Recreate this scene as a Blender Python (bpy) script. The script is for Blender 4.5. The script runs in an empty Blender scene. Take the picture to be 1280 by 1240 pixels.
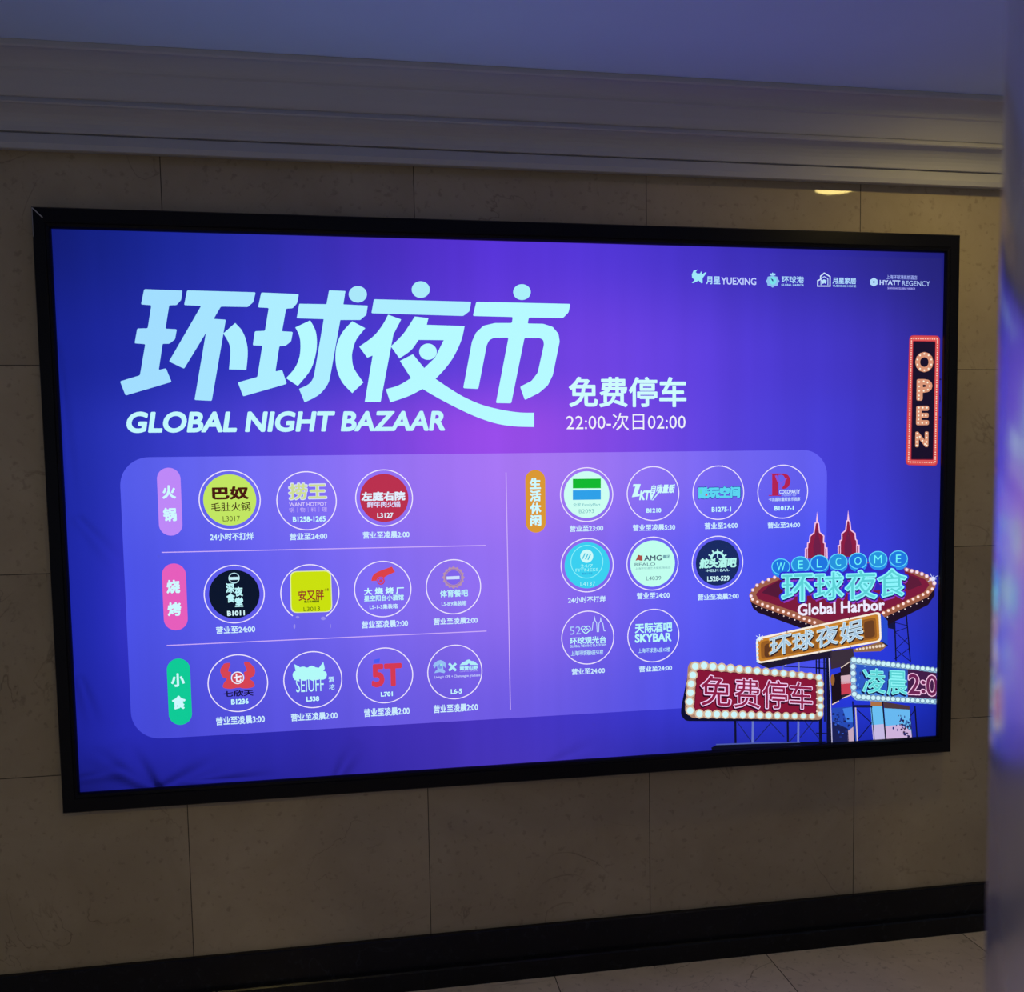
import bpy, bmesh, math, random
from mathutils import Vector, Matrix

# ------------------------------------------------------------------ camera
C = bpy.context.scene.collection
SC = bpy.context.scene
IW, IH = 1280.0, 1240.0
V1, V2, F, CX = (7643.0, 491.0), (897.0, 16600.0), 1100.0, 640.0   # vanishing points of the wall, focal length in px
_A = -((V1[0] - CX) * (V2[0] - CX)) - F * F
_b, _c = V1[1] + V2[1], V1[1] * V2[1] - _A
CY = (_b - math.sqrt(_b * _b - 4 * _c)) / 2
AX = Vector((V1[0] - CX, V1[1] - CY, F)).normalized()      # world axes in lens coordinates
AD = Vector((V2[0] - CX, V2[1] - CY, F)).normalized()
AN = AX.cross(AD)
WALL = 2.80                    # wall is 2.8 m in front of the camera
EYE = 1.636                    # height of the camera


def ray(px, py):
    d = Vector((px - CX, py - CY, F))
    return Vector((AX.dot(d), AN.dot(d), -AD.dot(d)))


def at(px, py, Y=2.775):
    """point of the plane y = Y that the lens sees at a pixel of the photograph: (X, Z)"""
    r = ray(px, py)
    return (r.x / r.y * Y, r.z / r.y * Y + EYE)


right = Vector((AX.x, AN.x, -AD.x))
down = Vector((AX.y, AN.y, -AD.y))
fwd = Vector((AX.z, AN.z, -AD.z))
cam_d = bpy.data.cameras.new('camera')
cam = bpy.data.objects.new('camera', cam_d)
C.objects.link(cam)
M = Matrix((right, -down, -fwd)).transposed().to_4x4()
M.translation = Vector((0, 0, EYE))
cam.matrix_world = M
cam_d.sensor_width = 36
cam_d.lens = F / IW * 36
cam_d.shift_y = (CY - IH / 2) / IW
cam_d.dof.use_dof = True
cam_d.dof.focus_distance = 2.80
cam_d.dof.aperture_fstop = 2.8
cam_d.clip_start = 0.05
SC.camera = cam

# ------------------------------------------------------------------ world, exposure
SC.view_settings.view_transform = 'Standard'
SC.view_settings.look = 'None'
SC.view_settings.exposure = 0.0
SC.view_settings.gamma = 1.0
W = bpy.data.worlds.new('dim_hall')
SC.world = W
W.use_nodes = True
W.node_tree.nodes['Background'].inputs[0].default_value = (0.70, 0.82, 1.12, 1)
W.node_tree.nodes['Background'].inputs[1].default_value = 0.155
LAMP_COL = (1.0, 0.77, 0.25)
LAMP_NEAR, LAMP_FAR = 50.0, 140.0


# ------------------------------------------------------------------ helpers
def lin(c):
    return tuple((x / 255 / 12.92) if x <= 10 else ((x / 255 + 0.055) / 1.055) ** 2.4 for x in c)


def mat(name):
    m = bpy.data.materials.new(name)
    m.use_nodes = True
    return m, m.node_tree, m.node_tree.nodes['Principled BSDF']


def N(nt, kind, **kw):
    n = nt.nodes.new(kind)
    for k, v in kw.items():
        setattr(n, k, v)
    return n


def math_n(nt, op, a, b=None, c=None, clamp=False):
    n = N(nt, 'ShaderNodeMath', operation=op, use_clamp=clamp)
    for i, v in enumerate((a, b, c)):
        if v is None:
            continue
        if hasattr(v, 'is_linked'):
            nt.links.new(v, n.inputs[i])
        else:
            n.inputs[i].default_value = v
    return n.outputs[0]


def mixc(nt, f, a, b, mode='MIX'):
    n = N(nt, 'ShaderNodeMix', data_type='RGBA', blend_type=mode)
    for s, v in ((n.inputs[0], f), (n.inputs[6], a), (n.inputs[7], b)):
        if hasattr(v, 'is_linked'):
            nt.links.new(v, s)
        elif isinstance(v, (int, float)):
            s.default_value = v
        else:
            s.default_value = (*v[:3], 1)
    return n.outputs[2]


def ramp(nt, f, stops, interp='LINEAR'):
    n = N(nt, 'ShaderNodeValToRGB')
    cr = n.color_ramp
    cr.interpolation = interp
    while len(cr.elements) < len(stops):
        cr.elements.new(0.5)
    for e, (p, c) in zip(cr.elements, stops):
        e.position = p
        e.color = (*c, 1) if not isinstance(c, (int, float)) else (c, c, c, 1)
    nt.links.new(f, n.inputs[0])
    return n.outputs[0]


def link_obj(name, me, parent=None, mats=()):
    o = bpy.data.objects.new(name, me)
    C.objects.link(o)
    for m in mats:
        me.materials.append(m)
    if parent:
        o.parent = parent
        o.matrix_parent_inverse = parent.matrix_world.inverted()
    return o


def obj(name, bm, m, parent=None, smooth=False):
    me = bpy.data.meshes.new(name)
    bmesh.ops.recalc_face_normals(bm, faces=bm.faces[:])
    bm.to_mesh(me)
    bm.free()
    if smooth:
        me.polygons.foreach_set('use_smooth', [True] * len(me.polygons))
    return link_obj(name, me, parent, m if isinstance(m, (list, tuple)) else (m,))


def tag(o, label, cat, group=None):
    o['label'] = label
    o['category'] = cat
    if group:
        o['group'] = group
    return o


def struct(o):
    o['kind'] = 'structure'
    return o


def box(bm, x0, x1, y0, y1, z0, z1):
    v = [bm.verts.new(p) for p in ((x0, y0, z0), (x1, y0, z0), (x1, y1, z0), (x0, y1, z0),
                                   (x0, y0, z1), (x1, y0, z1), (x1, y1, z1), (x0, y1, z1))]
    for f in ((0, 1, 2, 3), (4, 5, 6, 7), (0, 1, 5, 4), (1, 2, 6, 5), (2, 3, 7, 6), (3, 0, 4, 7)):
        bm.faces.new([v[i] for i in f])


def extrude_profile(bm, prof, x0, x1):
    """closed (y, z) outline swept along X"""
    a = [bm.verts.new((x0, y, z)) for y, z in prof]
    b = [bm.verts.new((x1, y, z)) for y, z in prof]
    n = len(prof)
    for i in range(n):
        bm.faces.new((a[i], a[(i + 1) % n], b[(i + 1) % n], b[i]))
    bm.faces.new(a)
    bm.faces.new(b[::-1])


# ------------------------------------------------------------------ stone, plaster and metal
def marble(name, light, dark, vein, tile, rough, spec, bump=0.15, tone=0.10, seed=0.0, vein_amt=0.55, joint_w=0.0022):
    m, nt, p = mat(name)
    geo = N(nt, 'ShaderNodeNewGeometry')
    pos = geo.outputs['Position']
    off = N(nt, 'ShaderNodeVectorMath', operation='ADD')
    nt.links.new(pos, off.inputs[0])
    off.inputs[1].default_value = (seed, seed * 1.7, seed * 0.6)
    sep = N(nt, 'ShaderNodeSeparateXYZ')
    nt.links.new(pos, sep.inputs[0])
    joint = None
    shade = None
    if tile:
        a0, x0, dx, a1, z0, dz = tile
        u = math_n(nt, 'DIVIDE', math_n(nt, 'SUBTRACT', sep.outputs[a0], x0), dx)
        v = math_n(nt, 'DIVIDE', math_n(nt, 'SUBTRACT', sep.outputs[a1], z0), dz)
        comb = N(nt, 'ShaderNodeCombineXYZ')
        nt.links.new(math_n(nt, 'FLOOR', u), comb.inputs[0])
        nt.links.new(math_n(nt, 'FLOOR', v), comb.inputs[1])
        comb.inputs[2].default_value = seed
        wn = N(nt, 'ShaderNodeTexWhiteNoise', noise_dimensions='3D')
        nt.links.new(comb.outputs[0], wn.inputs[0])
        shade = wn
        ju = math_n(nt, 'MULTIPLY', math_n(nt, 'ABSOLUTE', math_n(nt, 'SUBTRACT', math_n(nt, 'FRACT', math_n(nt, 'ADD', u, 0.5)), 0.5)), dx)
        jv = math_n(nt, 'MULTIPLY', math_n(nt, 'ABSOLUTE', math_n(nt, 'SUBTRACT', math_n(nt, 'FRACT', math_n(nt, 'ADD', v, 0.5)), 0.5)), dz)
        joint = math_n(nt, 'LESS_THAN', math_n(nt, 'MINIMUM', ju, jv), joint_w / 2 + 0.0003)
        vo = N(nt, 'ShaderNodeVectorMath', operation='MULTIPLY_ADD')
        nt.links.new(wn.outputs['Color'], vo.inputs[0])
        vo.inputs[1].default_value = (7, 7, 7)
        nt.links.new(off.outputs[0], vo.inputs[2])
        vec = vo.outputs[0]
    else:
        vec = off.outputs[0]
    n1 = N(nt, 'ShaderNodeTexNoise')
    n1.inputs['Scale'].default_value = 2.6
    n1.inputs['Detail'].default_value = 8
    n1.inputs['Roughness'].default_value = 0.62
    n1.inputs['Distortion'].default_value = 0.6
    nt.links.new(vec, n1.inputs['Vector'])
    col = mixc(nt, ramp(nt, n1.outputs[0], [(0.34, 0.0), (0.66, 1.0)]), light, dark)
    # thin broken veins: the zero crossings of a warped noise
    n2 = N(nt, 'ShaderNodeTexNoise')
    n2.inputs['Scale'].default_value = 2.1
    n2.inputs['Detail'].default_value = 5
    n2.inputs['Distortion'].default_value = 1.6
    nt.links.new(vec, n2.inputs['Vector'])
    vv = math_n(nt, 'ABSOLUTE', math_n(nt, 'SUBTRACT', n2.outputs[0], 0.5))
    line = ramp(nt, vv, [(0.0, 1.0), (0.006, 0.0)])
    n3 = N(nt, 'ShaderNodeTexNoise')
    n3.inputs['Scale'].default_value = 3.7
    nt.links.new(vec, n3.inputs['Vector'])
    brk = ramp(nt, n3.outputs[0], [(0.50, 0.0), (0.64, 1.0)])
    col = mixc(nt, math_n(nt, 'MULTIPLY', math_n(nt, 'MULTIPLY', line, brk), vein_amt), col, vein)
    n4 = N(nt, 'ShaderNodeTexNoise')
    n4.inputs['Scale'].default_value = 48
    n4.inputs['Detail'].default_value = 4
    nt.links.new(vec, n4.inputs['Vector'])
    pits = ramp(nt, n4.outputs[0], [(0.30, 0.85), (0.40, 0.0)])
    col = mixc(nt, math_n(nt, 'MULTIPLY', pits, 0.35), col, vein)
    if tile:
        k = math_n(nt, 'ADD', math_n(nt, 'MULTIPLY', shade.outputs['Value'], tone), 1 - tone / 2)
        cc = N(nt, 'ShaderNodeCombineColor')
        for i in range(3):
            nt.links.new(k, cc.inputs[i])
        col = mixc(nt, 1.0, col, cc.outputs[0], 'MULTIPLY')
        col = mixc(nt, math_n(nt, 'MULTIPLY', joint, 0.85), col, (0.025, 0.018, 0.012))
    nt.links.new(col, p.inputs['Base Color'])
    p.inputs['Roughness'].default_value = rough
    p.inputs['Specular IOR Level'].default_value = spec
    b = N(nt, 'ShaderNodeBump')
    b.inputs['Strength'].default_value = bump
    b.inputs['Distance'].default_value = 0.001
    h = n4.outputs[0]
    if tile:
        h = math_n(nt, 'SUBTRACT', math_n(nt, 'MULTIPLY', n4.outputs[0], 0.06), math_n(nt, 'MULTIPLY', joint, 1.5))
    else:
        h = math_n(nt, 'MULTIPLY', n4.outputs[0], 0.06)
    nt.links.new(h, b.inputs['Height'])
    nt.links.new(b.outputs[0], p.inputs['Normal'])
    return m


M_wall = marble('beige_marble', (0.46, 0.38, 0.255), (0.385, 0.31, 0.20), (0.13, 0.09, 0.06),
                (0, -0.2121 * WALL, 0.2662 * WALL, 2, 0.1313 * WALL + EYE, 0.2195 * WALL), 0.035, 0.22, bump=0.05, seed=3.1, tone=0.16)
M_floor = marble('polished_floor_marble', (0.86, 0.74, 0.59), (0.70, 0.59, 0.46), (0.16, 0.10, 0.06),
                 (0, 0.555, 0.745, 1, 2.05, 0.745), 0.16, 0.40, seed=8.4, vein_amt=0.75, joint_w=0.003)
M_skirt = marble('black_marble', (0.010, 0.010, 0.013), (0.006, 0.006, 0.008), (0.03, 0.035, 0.045),
                 None, 0.25, 0.22, seed=1.9, vein_amt=0.6)


def painted(name, col, rough, spec=0.3, bump=0.05):
    m, nt, p = mat(name)
    tc = N(nt, 'ShaderNodeNewGeometry')
    n = N(nt, 'ShaderNodeTexNoise')
    n.inputs['Scale'].default_value = 5
    n.inputs['Detail'].default_value = 6
    nt.links.new(tc.outputs['Position'], n.inputs['Vector'])
    nt.links.new(mixc(nt, n.outputs[0], col, [c * 0.93 for c in col]), p.inputs['Base Color'])
    p.inputs['Roughness'].default_value = rough
    p.inputs['Specular IOR Level'].default_value = spec
    n2 = N(nt, 'ShaderNodeTexNoise')
    n2.inputs['Scale'].default_value = 160
    nt.links.new(tc.outputs['Position'], n2.inputs['Vector'])
    b = N(nt, 'ShaderNodeBump')
    b.inputs['Strength'].default_value = bump
    b.inputs['Distance'].default_value = 0.001
    nt.links.new(n2.outputs[0], b.inputs['Height'])
    nt.links.new(b.outputs[0], p.inputs['Normal'])
    return m


M_ceil = painted('ceiling_paint', (0.60, 0.72, 0.95), 0.75)  # blue tint stands in for more light spilling from the light box
M_corn = painted('cornice_paint', (0.52, 0.51, 0.515), 0.6)
M_frame = painted('black_anodised_aluminium', (0.006, 0.006, 0.009), 0.30, 0.14, 0.02)
M_seam = painted('worn_bare_aluminium', (0.5, 0.5, 0.52), 0.4, 0.5)
M_trim = painted('white_lamp_trim', (0.7, 0.68, 0.62), 0.4)
M_column = painted('polished_steel', (0.96, 0.90, 0.85), 0.20, 0.5, 0.02)
_p = M_column.node_tree.nodes['Principled BSDF']
_p.inputs['Metallic'].default_value = 0.6

# ------------------------------------------------------------------ the room
X0, X1 = -4.2, 5.2
BACK = -3.5
Yc = WALL - 0.22
CEIL = at(640, 84, Yc)[1]

bm = bmesh.new()
box(bm, X0, X1, WALL, WALL + 0.12, -0.05, CEIL + 0.05)
struct(obj('wall_back', bm, M_wall))
bm = bmesh.new()
box(bm, X0, X1, BACK, WALL, -0.10, 0.0)
struct(obj('floor', bm, M_floor))
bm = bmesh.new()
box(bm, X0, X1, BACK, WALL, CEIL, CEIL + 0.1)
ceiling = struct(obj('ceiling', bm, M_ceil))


def cz(py, p):
    return at(640, py, WALL - p)[1]


# crown moulding, swept along the wall
prof = [(0.0, cz(213, 0.0)), (0.040, cz(211, 0.040)), (0.046, cz(209.5, 0.046)), (0.050, cz(203, 0.050)), (0.047, cz(199, 0.047)), (0.043, cz(192.5, 0.043)),
        (0.036, cz(191.2, 0.036)), (0.048, cz(190, 0.048))]
for i in range(7):
    t = i / 6
    p_ = 0.050 + 0.045 * t ** 2.2
    prof.append((p_, cz(189 - 30 * t, p_)))
prof += [(0.106, cz(157.5, 0.106)), (0.110, cz(155.5, 0.110)), (0.107, cz(153, 0.107)), (0.103, cz(151, 0.103)),
         (0.108, cz(149.5, 0.108)), (0.124, cz(135, 0.128)), (0.138, cz(121.5, 0.138)), (0.144, cz(119, 0.144))]
for i in range(1, 9):
    t = i / 8
    p_ = 0.144 + 0.052 * t ** 1.8
    prof.append((p_, cz(119 - 24 * t, p_)))
prof += [(0.204, cz(94, 0.204)), (0.216, cz(92.5, 0.216)), (0.22, cz(90, 0.22)), (0.22, CEIL - 0.0005), (0.0, CEIL - 0.0005)]
bm = bmesh.new()
extrude_profile(bm, [(WALL - p_, z) for p_, z in prof], X0, X1)
struct(obj('trim_1', bm, M_corn))

# two-tier black skirting
zt = at(1225, 1105, WALL - 0.018)[1]
zs = at(1225, 1141.5, WALL - 0.03)[1]
bm = bmesh.new()
extrude_profile(bm, [(WALL - p_, z) for p_, z in ((0, 0.0), (0.036, 0.0), (0.036, zs - 0.006), (0.033, zs - 0.001), (0.030, zs), (0.018, zs + 0.001),
                                                  (0.018, zt - 0.003), (0.015, zt), (0, zt))], X0, X1)
struct(obj('baseboard_back', bm, M_skirt))

# ------------------------------------------------------------------ lamps in the ceiling


def downlight(x, y, strength, label):
    r = bpy.data.objects.new('recessed_downlight', None)
    C.objects.link(r)
    r.location = (x, y, CEIL)
    bpy.context.view_layer.update()
    tag(r, label, 'ceiling light', None)
    bm = bmesh.new()
    n = 48
    rings = [(0.09, -0.0005), (0.110, -0.0005), (0.111, -0.004), (0.106, -0.007), (0.094, -0.005), (0.09, -0.0025)]
    vs = [[bm.verts.new((x + rr * math.cos(2 * math.pi * k / n), y + rr * math.sin(2 * math.pi * k / n), CEIL + zz)) for k in range(n)] for rr, zz in rings]
    for a in range(len(rings)):
        b_ = (a + 1) % len(rings)
        for k in range(n):
            bm.faces.new((vs[a][k], vs[a][(k + 1) % n], vs[b_][(k + 1) % n], vs[b_][k]))
    obj('trim_ring', bm, M_trim, r, True)
    m, nt, p = mat('lamp_lens')
    p.inputs['Base Color'].default_value = (0.8, 0.75, 0.6, 1)
    p.inputs['Emission Color'].default_value = (*LAMP_COL, 1)
    p.inputs['Emission Strength'].default_value = strength
    bm = bmesh.new()
    bot = [bm.verts.new((x + 0.0895 * math.cos(2 * math.pi * k / n), y + 0.0895 * math.sin(2 * math.pi * k / n), CEIL - 0.0022)) for k in range(n)]
    top = [bm.verts.new((v.co.x, v.co.y, CEIL - 0.0002)) for v in bot]
    bm.faces.new(bot)
    bm.faces.new(top)
    for k in range(n):
        bm.faces.new((bot[k], bot[(k + 1) % n], top[(k + 1) % n], top[k]))
    obj('lens', bm, m, r)
    return r


# the lamp whose mirror image sits in the polished wall just under the cornice
_r = ray(1048, 233.5)
_t = (CEIL - EYE) / _r.z
LX, LY = _r.x * _t, 2 * WALL - _r.y * _t
downlight(LX, LY, LAMP_NEAR, 'warm recessed downlight close to the wall, its glow mirrored under the cornice')
downlight(1.2, -1.2, LAMP_FAR, 'warm recessed downlight in the ceiling behind the viewer, right one of the pair')
downlight(-1.0, -1.5, LAMP_FAR, 'warm recessed downlight in the ceiling behind the viewer, left one of the pair')

# ------------------------------------------------------------------ round column at the right edge
_e = ray(1243.5, 640)
az = math.atan2(_e.x, _e.y)
RC, DC = 0.42, 1.18
az2 = az + math.asin(RC / DC)
KX, KY = DC * math.sin(az2), DC * math.cos(az2)
bm = bmesh.new()
n = 128
lo = [bm.verts.new((KX + RC * math.cos(2 * math.pi * k / n), KY + RC * math.sin(2 * math.pi * k / n), 0.0)) for k in range(n)]
hi = [bm.verts.new((v.co.x, v.co.y, CEIL)) for v in lo]
for k in range(n):
    bm.faces.new((lo[k], lo[(k + 1) % n], hi[(k + 1) % n], hi[k]))
bm.faces.new(lo)
bm.faces.new(hi)
col_o = obj('round_column', bm, M_column, None, False)
for f in col_o.data.polygons:
    f.use_smooth = len(f.vertices) == 4
tag(col_o, 'glossy steel-grey round column at the right edge, mirroring the lit poster', 'column')

# ------------------------------------------------------------------ the light box
YP = 2.775            # printed fabric
YF = WALL - 0.055     # front of the frame


def mid(a, b):
    return (a + b) / 2


ox0 = mid(at(38, 258, YF)[0], at(78, 1018, YF)[0])
ox1 = mid(at(1201, 293, YF)[0], at(1189, 940, YF)[0])
oz1 = mid(at(38, 258, YF)[1], at(1201, 293, YF)[1])
oz0 = mid(at(78, 1018, YF)[1], at(1189, 940, YF)[1])
boxr = bpy.data.objects.new('light_box', None)
C.objects.link(boxr)
boxr.location = (mid(ox0, ox1), WALL, oz0)
bpy.context.view_layer.update()
tag(boxr, 'large backlit night-bazaar advertising light box in a black frame on the marble wall', 'light box')

FW, FH = 0.047, 0.057      # face of the upright and of the level rails
fprof = [(0.0, 0.0), (0.0, 0.050), (0.003, 0.055), (0.034, 0.055), (0.036, 0.053), (0.038, 0.055), (0.044, 0.051), (FW, 0.044), (FW, 0.036), (0.02, 0.034)]


def rail(kind, scratch=False):
    bm = bmesh.new()
    ends = []
    for e in (0, 1):
        row = []
        for t, p_ in fprof:
            if kind in 'tb':
                x = ox0 + t if e == 0 else ox1 - t
                z = oz1 - t * FH / FW if kind == 't' else oz0 + t * FH / FW
            else:
                x = ox0 + t if kind == 'l' else ox1 - t
                z = oz0 + t * FH / FW if e == 0 else oz1 - t * FH / FW
            row.append(bm.verts.new((x, WALL - p_, z)))
        ends.append(row)
    n = len(fprof)
    for i in range(n):
        bm.faces.new((ends[0][i], ends[0][(i + 1) % n], ends[1][(i + 1) % n], ends[1][i]))
    bm.faces.new(ends[0])
    bm.faces.new(ends[1])
    nf = len(bm.faces)
    if scratch:      # bare metal where the mitre at the upper left corner has worn
        s = 0.0009
        for (a, b_, y) in (((0.004, 0.004), (0.031, 0.031), 0.0556),):
            p1 = Vector((ox0 + a[0], WALL - y, oz1 - a[1]))
            p2 = Vector((ox0 + b_[0], WALL - y, oz1 - b_[1]))
            vs = [bm.verts.new(p1 + Vector((-s, 0, -s))), bm.verts.new(p1 + Vector((s, 0, s))),
                  bm.verts.new(p2 + Vector((s, 0, s))), bm.verts.new(p2 + Vector((-s, 0, -s)))]
            bm.faces.new(vs).material_index = 1
        vs = [bm.verts.new((ox0 + dx, WALL - 0.0556, oz1 - dz)) for dx, dz in ((0.0032, 0.004), (0.0044, 0.004), (0.0044, 0.085), (0.0032, 0.085))]
        bm.faces.new(vs).material_index = 1
    return obj('frame_rail', bm, [M_frame, M_seam], boxr)


for k in 'tblr':
    rail(k, k == 'l')

# ---- printed fabric: rows of stops hold print colours and the backlight's dimming to the edges
PX0, PX1, PZ0, PZ1 = ox0 + 0.03, ox1 - 0.03, oz0 + 0.03, oz1 - 0.03


def uvof(px, py):
    X, Z = at(px, py, YP)
    return (X - PX0) / (PX1 - PX0), (Z - PZ0) / (PZ1 - PZ0)


def print_material(name, rows):
    """rows: (pixel height at mid width, [(pixel x, rgb)...]) from the top of the print downward"""
    m, nt, p = mat(name)
    uv = N(nt, 'ShaderNodeUVMap', uv_map='UVMap')
    sep = N(nt, 'ShaderNodeSeparateXYZ')
    nt.links.new(uv.outputs[0], sep.inputs[0])
    prev, pv = None, None
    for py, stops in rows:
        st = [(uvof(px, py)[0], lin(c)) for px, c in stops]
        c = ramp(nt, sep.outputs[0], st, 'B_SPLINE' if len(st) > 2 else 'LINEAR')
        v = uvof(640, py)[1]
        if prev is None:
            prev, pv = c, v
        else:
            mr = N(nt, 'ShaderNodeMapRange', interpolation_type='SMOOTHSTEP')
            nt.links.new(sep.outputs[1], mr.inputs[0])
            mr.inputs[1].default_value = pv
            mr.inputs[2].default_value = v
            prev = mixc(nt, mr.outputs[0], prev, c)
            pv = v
    # the tubes behind the fabric stand upright: faint vertical unevenness
    mp = N(nt, 'ShaderNodeMapping')
    mp.inputs['Scale'].default_value = (9, 0.25, 1)
    nt.links.new(uv.outputs[0], mp.inputs[0])
    no = N(nt, 'ShaderNodeTexNoise')
    no.inputs['Scale'].default_value = 3.0
    no.inputs['Detail'].default_value = 2
    nt.links.new(mp.outputs[0], no.inputs['Vector'])
    s = math_n(nt, 'MULTIPLY_ADD', no.outputs[0], 0.22, 0.89)
    # the fabric glows less where a crease turns it away from the tubes
    geo = N(nt, 'ShaderNodeNewGeometry')
    dp = N(nt, 'ShaderNodeVectorMath', operation='DOT_PRODUCT')
    nt.links.new(geo.outputs['Normal'], dp.inputs[0])
    dp.inputs[1].default_value = (0, -1, 0)
    tilt = math_n(nt, 'SUBTRACT', 1.0, math_n(nt, 'ABSOLUTE', dp.outputs['Value']))
    s = math_n(nt, 'MULTIPLY', s, math_n(nt, 'MAXIMUM', math_n(nt, 'MULTIPLY_ADD', tilt, -38.0, 1.0), 0.25))
    p.inputs['Base Color'].default_value = (0.01, 0.01, 0.012, 1)
    p.inputs['Roughness'].default_value = 0.8
    p.inputs['Specular IOR Level'].default_value = 0.05
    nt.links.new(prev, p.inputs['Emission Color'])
    nt.links.new(s, p.inputs['Emission Strength'])
    return m


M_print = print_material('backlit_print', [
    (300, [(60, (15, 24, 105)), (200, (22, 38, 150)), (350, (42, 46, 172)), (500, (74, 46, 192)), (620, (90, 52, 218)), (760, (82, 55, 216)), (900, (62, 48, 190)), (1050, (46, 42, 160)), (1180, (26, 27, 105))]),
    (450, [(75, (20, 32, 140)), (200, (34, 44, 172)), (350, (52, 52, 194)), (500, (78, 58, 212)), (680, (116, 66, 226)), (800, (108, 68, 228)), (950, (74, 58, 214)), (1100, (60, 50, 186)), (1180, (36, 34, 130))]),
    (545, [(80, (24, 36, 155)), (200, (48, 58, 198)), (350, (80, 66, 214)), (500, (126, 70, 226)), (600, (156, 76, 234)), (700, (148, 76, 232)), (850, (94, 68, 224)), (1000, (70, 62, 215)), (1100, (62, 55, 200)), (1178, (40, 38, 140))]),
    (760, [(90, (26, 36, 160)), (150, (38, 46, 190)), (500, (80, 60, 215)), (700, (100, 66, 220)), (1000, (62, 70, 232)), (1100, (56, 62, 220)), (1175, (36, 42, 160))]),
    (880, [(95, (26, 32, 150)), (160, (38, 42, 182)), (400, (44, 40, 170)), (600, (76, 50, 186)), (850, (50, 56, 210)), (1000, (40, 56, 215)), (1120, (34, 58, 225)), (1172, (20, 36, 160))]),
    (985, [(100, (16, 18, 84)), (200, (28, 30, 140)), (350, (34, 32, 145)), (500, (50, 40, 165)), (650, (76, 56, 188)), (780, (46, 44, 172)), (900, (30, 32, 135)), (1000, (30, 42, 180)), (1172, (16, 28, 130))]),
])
M_panel = print_material('backlit_panel_print', [
    (580, [(150, (78, 88, 232)), (300, (108, 106, 242)), (450, (142, 114, 246)), (600, (168, 116, 242)), (700, (168, 122, 246)), (800, (142, 112, 242)), (900, (116, 102, 242)), (1034, (92, 92, 240))]),
    (720, [(155, (68, 78, 228)), (300, (96, 94, 238)), (450, (122, 106, 242)), (600, (148, 112, 240)), (700, (146, 108, 240)), (800, (108, 96, 240)), (900, (88, 90, 242)), (1032, (68, 84, 245))]),
    (900, [(165, (62, 70, 212)), (300, (82, 78, 218)), (450, (96, 86, 224)), (600, (116, 92, 226)), (750, (96, 86, 226)), (880, (70, 78, 232))]),
])


def with_uv(me):
    uv = me.uv_layers.new(name='UVMap')
    for l in me.loops:
        co = me.vertices[l.vertex_index].co
        uv.data[l.index].uv = ((co.x - PX0) / (PX1 - PX0), (co.z - PZ0) / (PZ1 - PZ0))


def crease(X, Z):
    """depth of the folds of the loosely stretched fabric along its lower edge"""
    d = 0.0
    for (p, q, w, a) in (((196, 992), (96, 930), 13, 1.0), ((200, 992), (150, 925), 12, .9), ((196, 990), (290, 945), 13, .9), ((98, 975), (170, 962), 10, .6),
                         ((235, 980), (360, 970), 7, .8), ((420, 975), (450, 925), 13, .7), ((690, 955), (770, 925), 16, .6), ((70, 430), (98, 700), 10, .45),
                         ((98, 650), (160, 720), 12, .5), ((100, 850), (125, 930), 12, .6)):
        a0, b0 = Vector(at(*p)), Vector(at(*q))
        v = b0 - a0
        t = (Vector((X, Z)) - a0).dot(v) / v.length_squared
        tt = min(1.0, max(0.0, t))
        r = (Vector((X, Z)) - a0 - v * tt).length / (w * 0.0024 * (0.45 + 0.8 * tt))
        if r < 3:
            d += a * 0.0066 * math.exp(-r * r) * (0.35 + tt) * (1 - tt) * 1.5
    return d


bm = bmesh.new()
NX, NZ = 300, 180
grid = []
for j in range(NZ + 1):
    row = []
    for i in range(NX + 1):
        X = PX0 + (PX1 - PX0) * i / NX
        Z = PZ0 + (PZ1 - PZ0) * j / NZ
        edge = X < PX0 + 0.35 or Z < PZ0 + 0.28
        row.append(bm.verts.new((X, YP + (crease(X, Z) if edge else 0.0), Z)))
    grid.append(row)
for j in range(NZ):
    for i in range(NX):
        bm.faces.new((grid[j][i], grid[j][i + 1], grid[j + 1][i + 1], grid[j + 1][i]))
me = bpy.data.meshes.new('poster')
bm.to_mesh(me)
bm.free()
me.polygons.foreach_set('use_smooth', [True] * len(me.polygons))
with_uv(me)
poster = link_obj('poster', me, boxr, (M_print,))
poster['label'] = 'backlit blue and purple printed fabric'

# ------------------------------------------------------------------ print shop: flat ink shapes on the fabric
INK = {}
LIPX, LIPZ = ox1 - 0.042, oz0 + 0.052     # the print ends under the lip of the frame


def ink(rgb):
    rgb = tuple(int(c) for c in rgb)
    if rgb not in INK:
        m, nt, p = mat('ink')
        p.inputs['Base Color'].default_value = (0.01, 0.01, 0.01, 1)
        p.inputs['Roughness'].default_value = 0.8
        p.inputs['Specular IOR Level'].default_value = 0.05
        p.inputs['Emission Color'].default_value = (*lin(rgb), 1)
        p.inputs['Emission Strength'].default_value = 1.0
        m.cycles.emission_sampling = 'NONE'
        INK[rgb] = m
    return INK[rgb]


_TXT = {}
_tcu = bpy.data.curves.new('lettering', 'FONT')
_tob = bpy.data.objects.new('lettering', _tcu)
C.objects.link(_tob)


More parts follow.
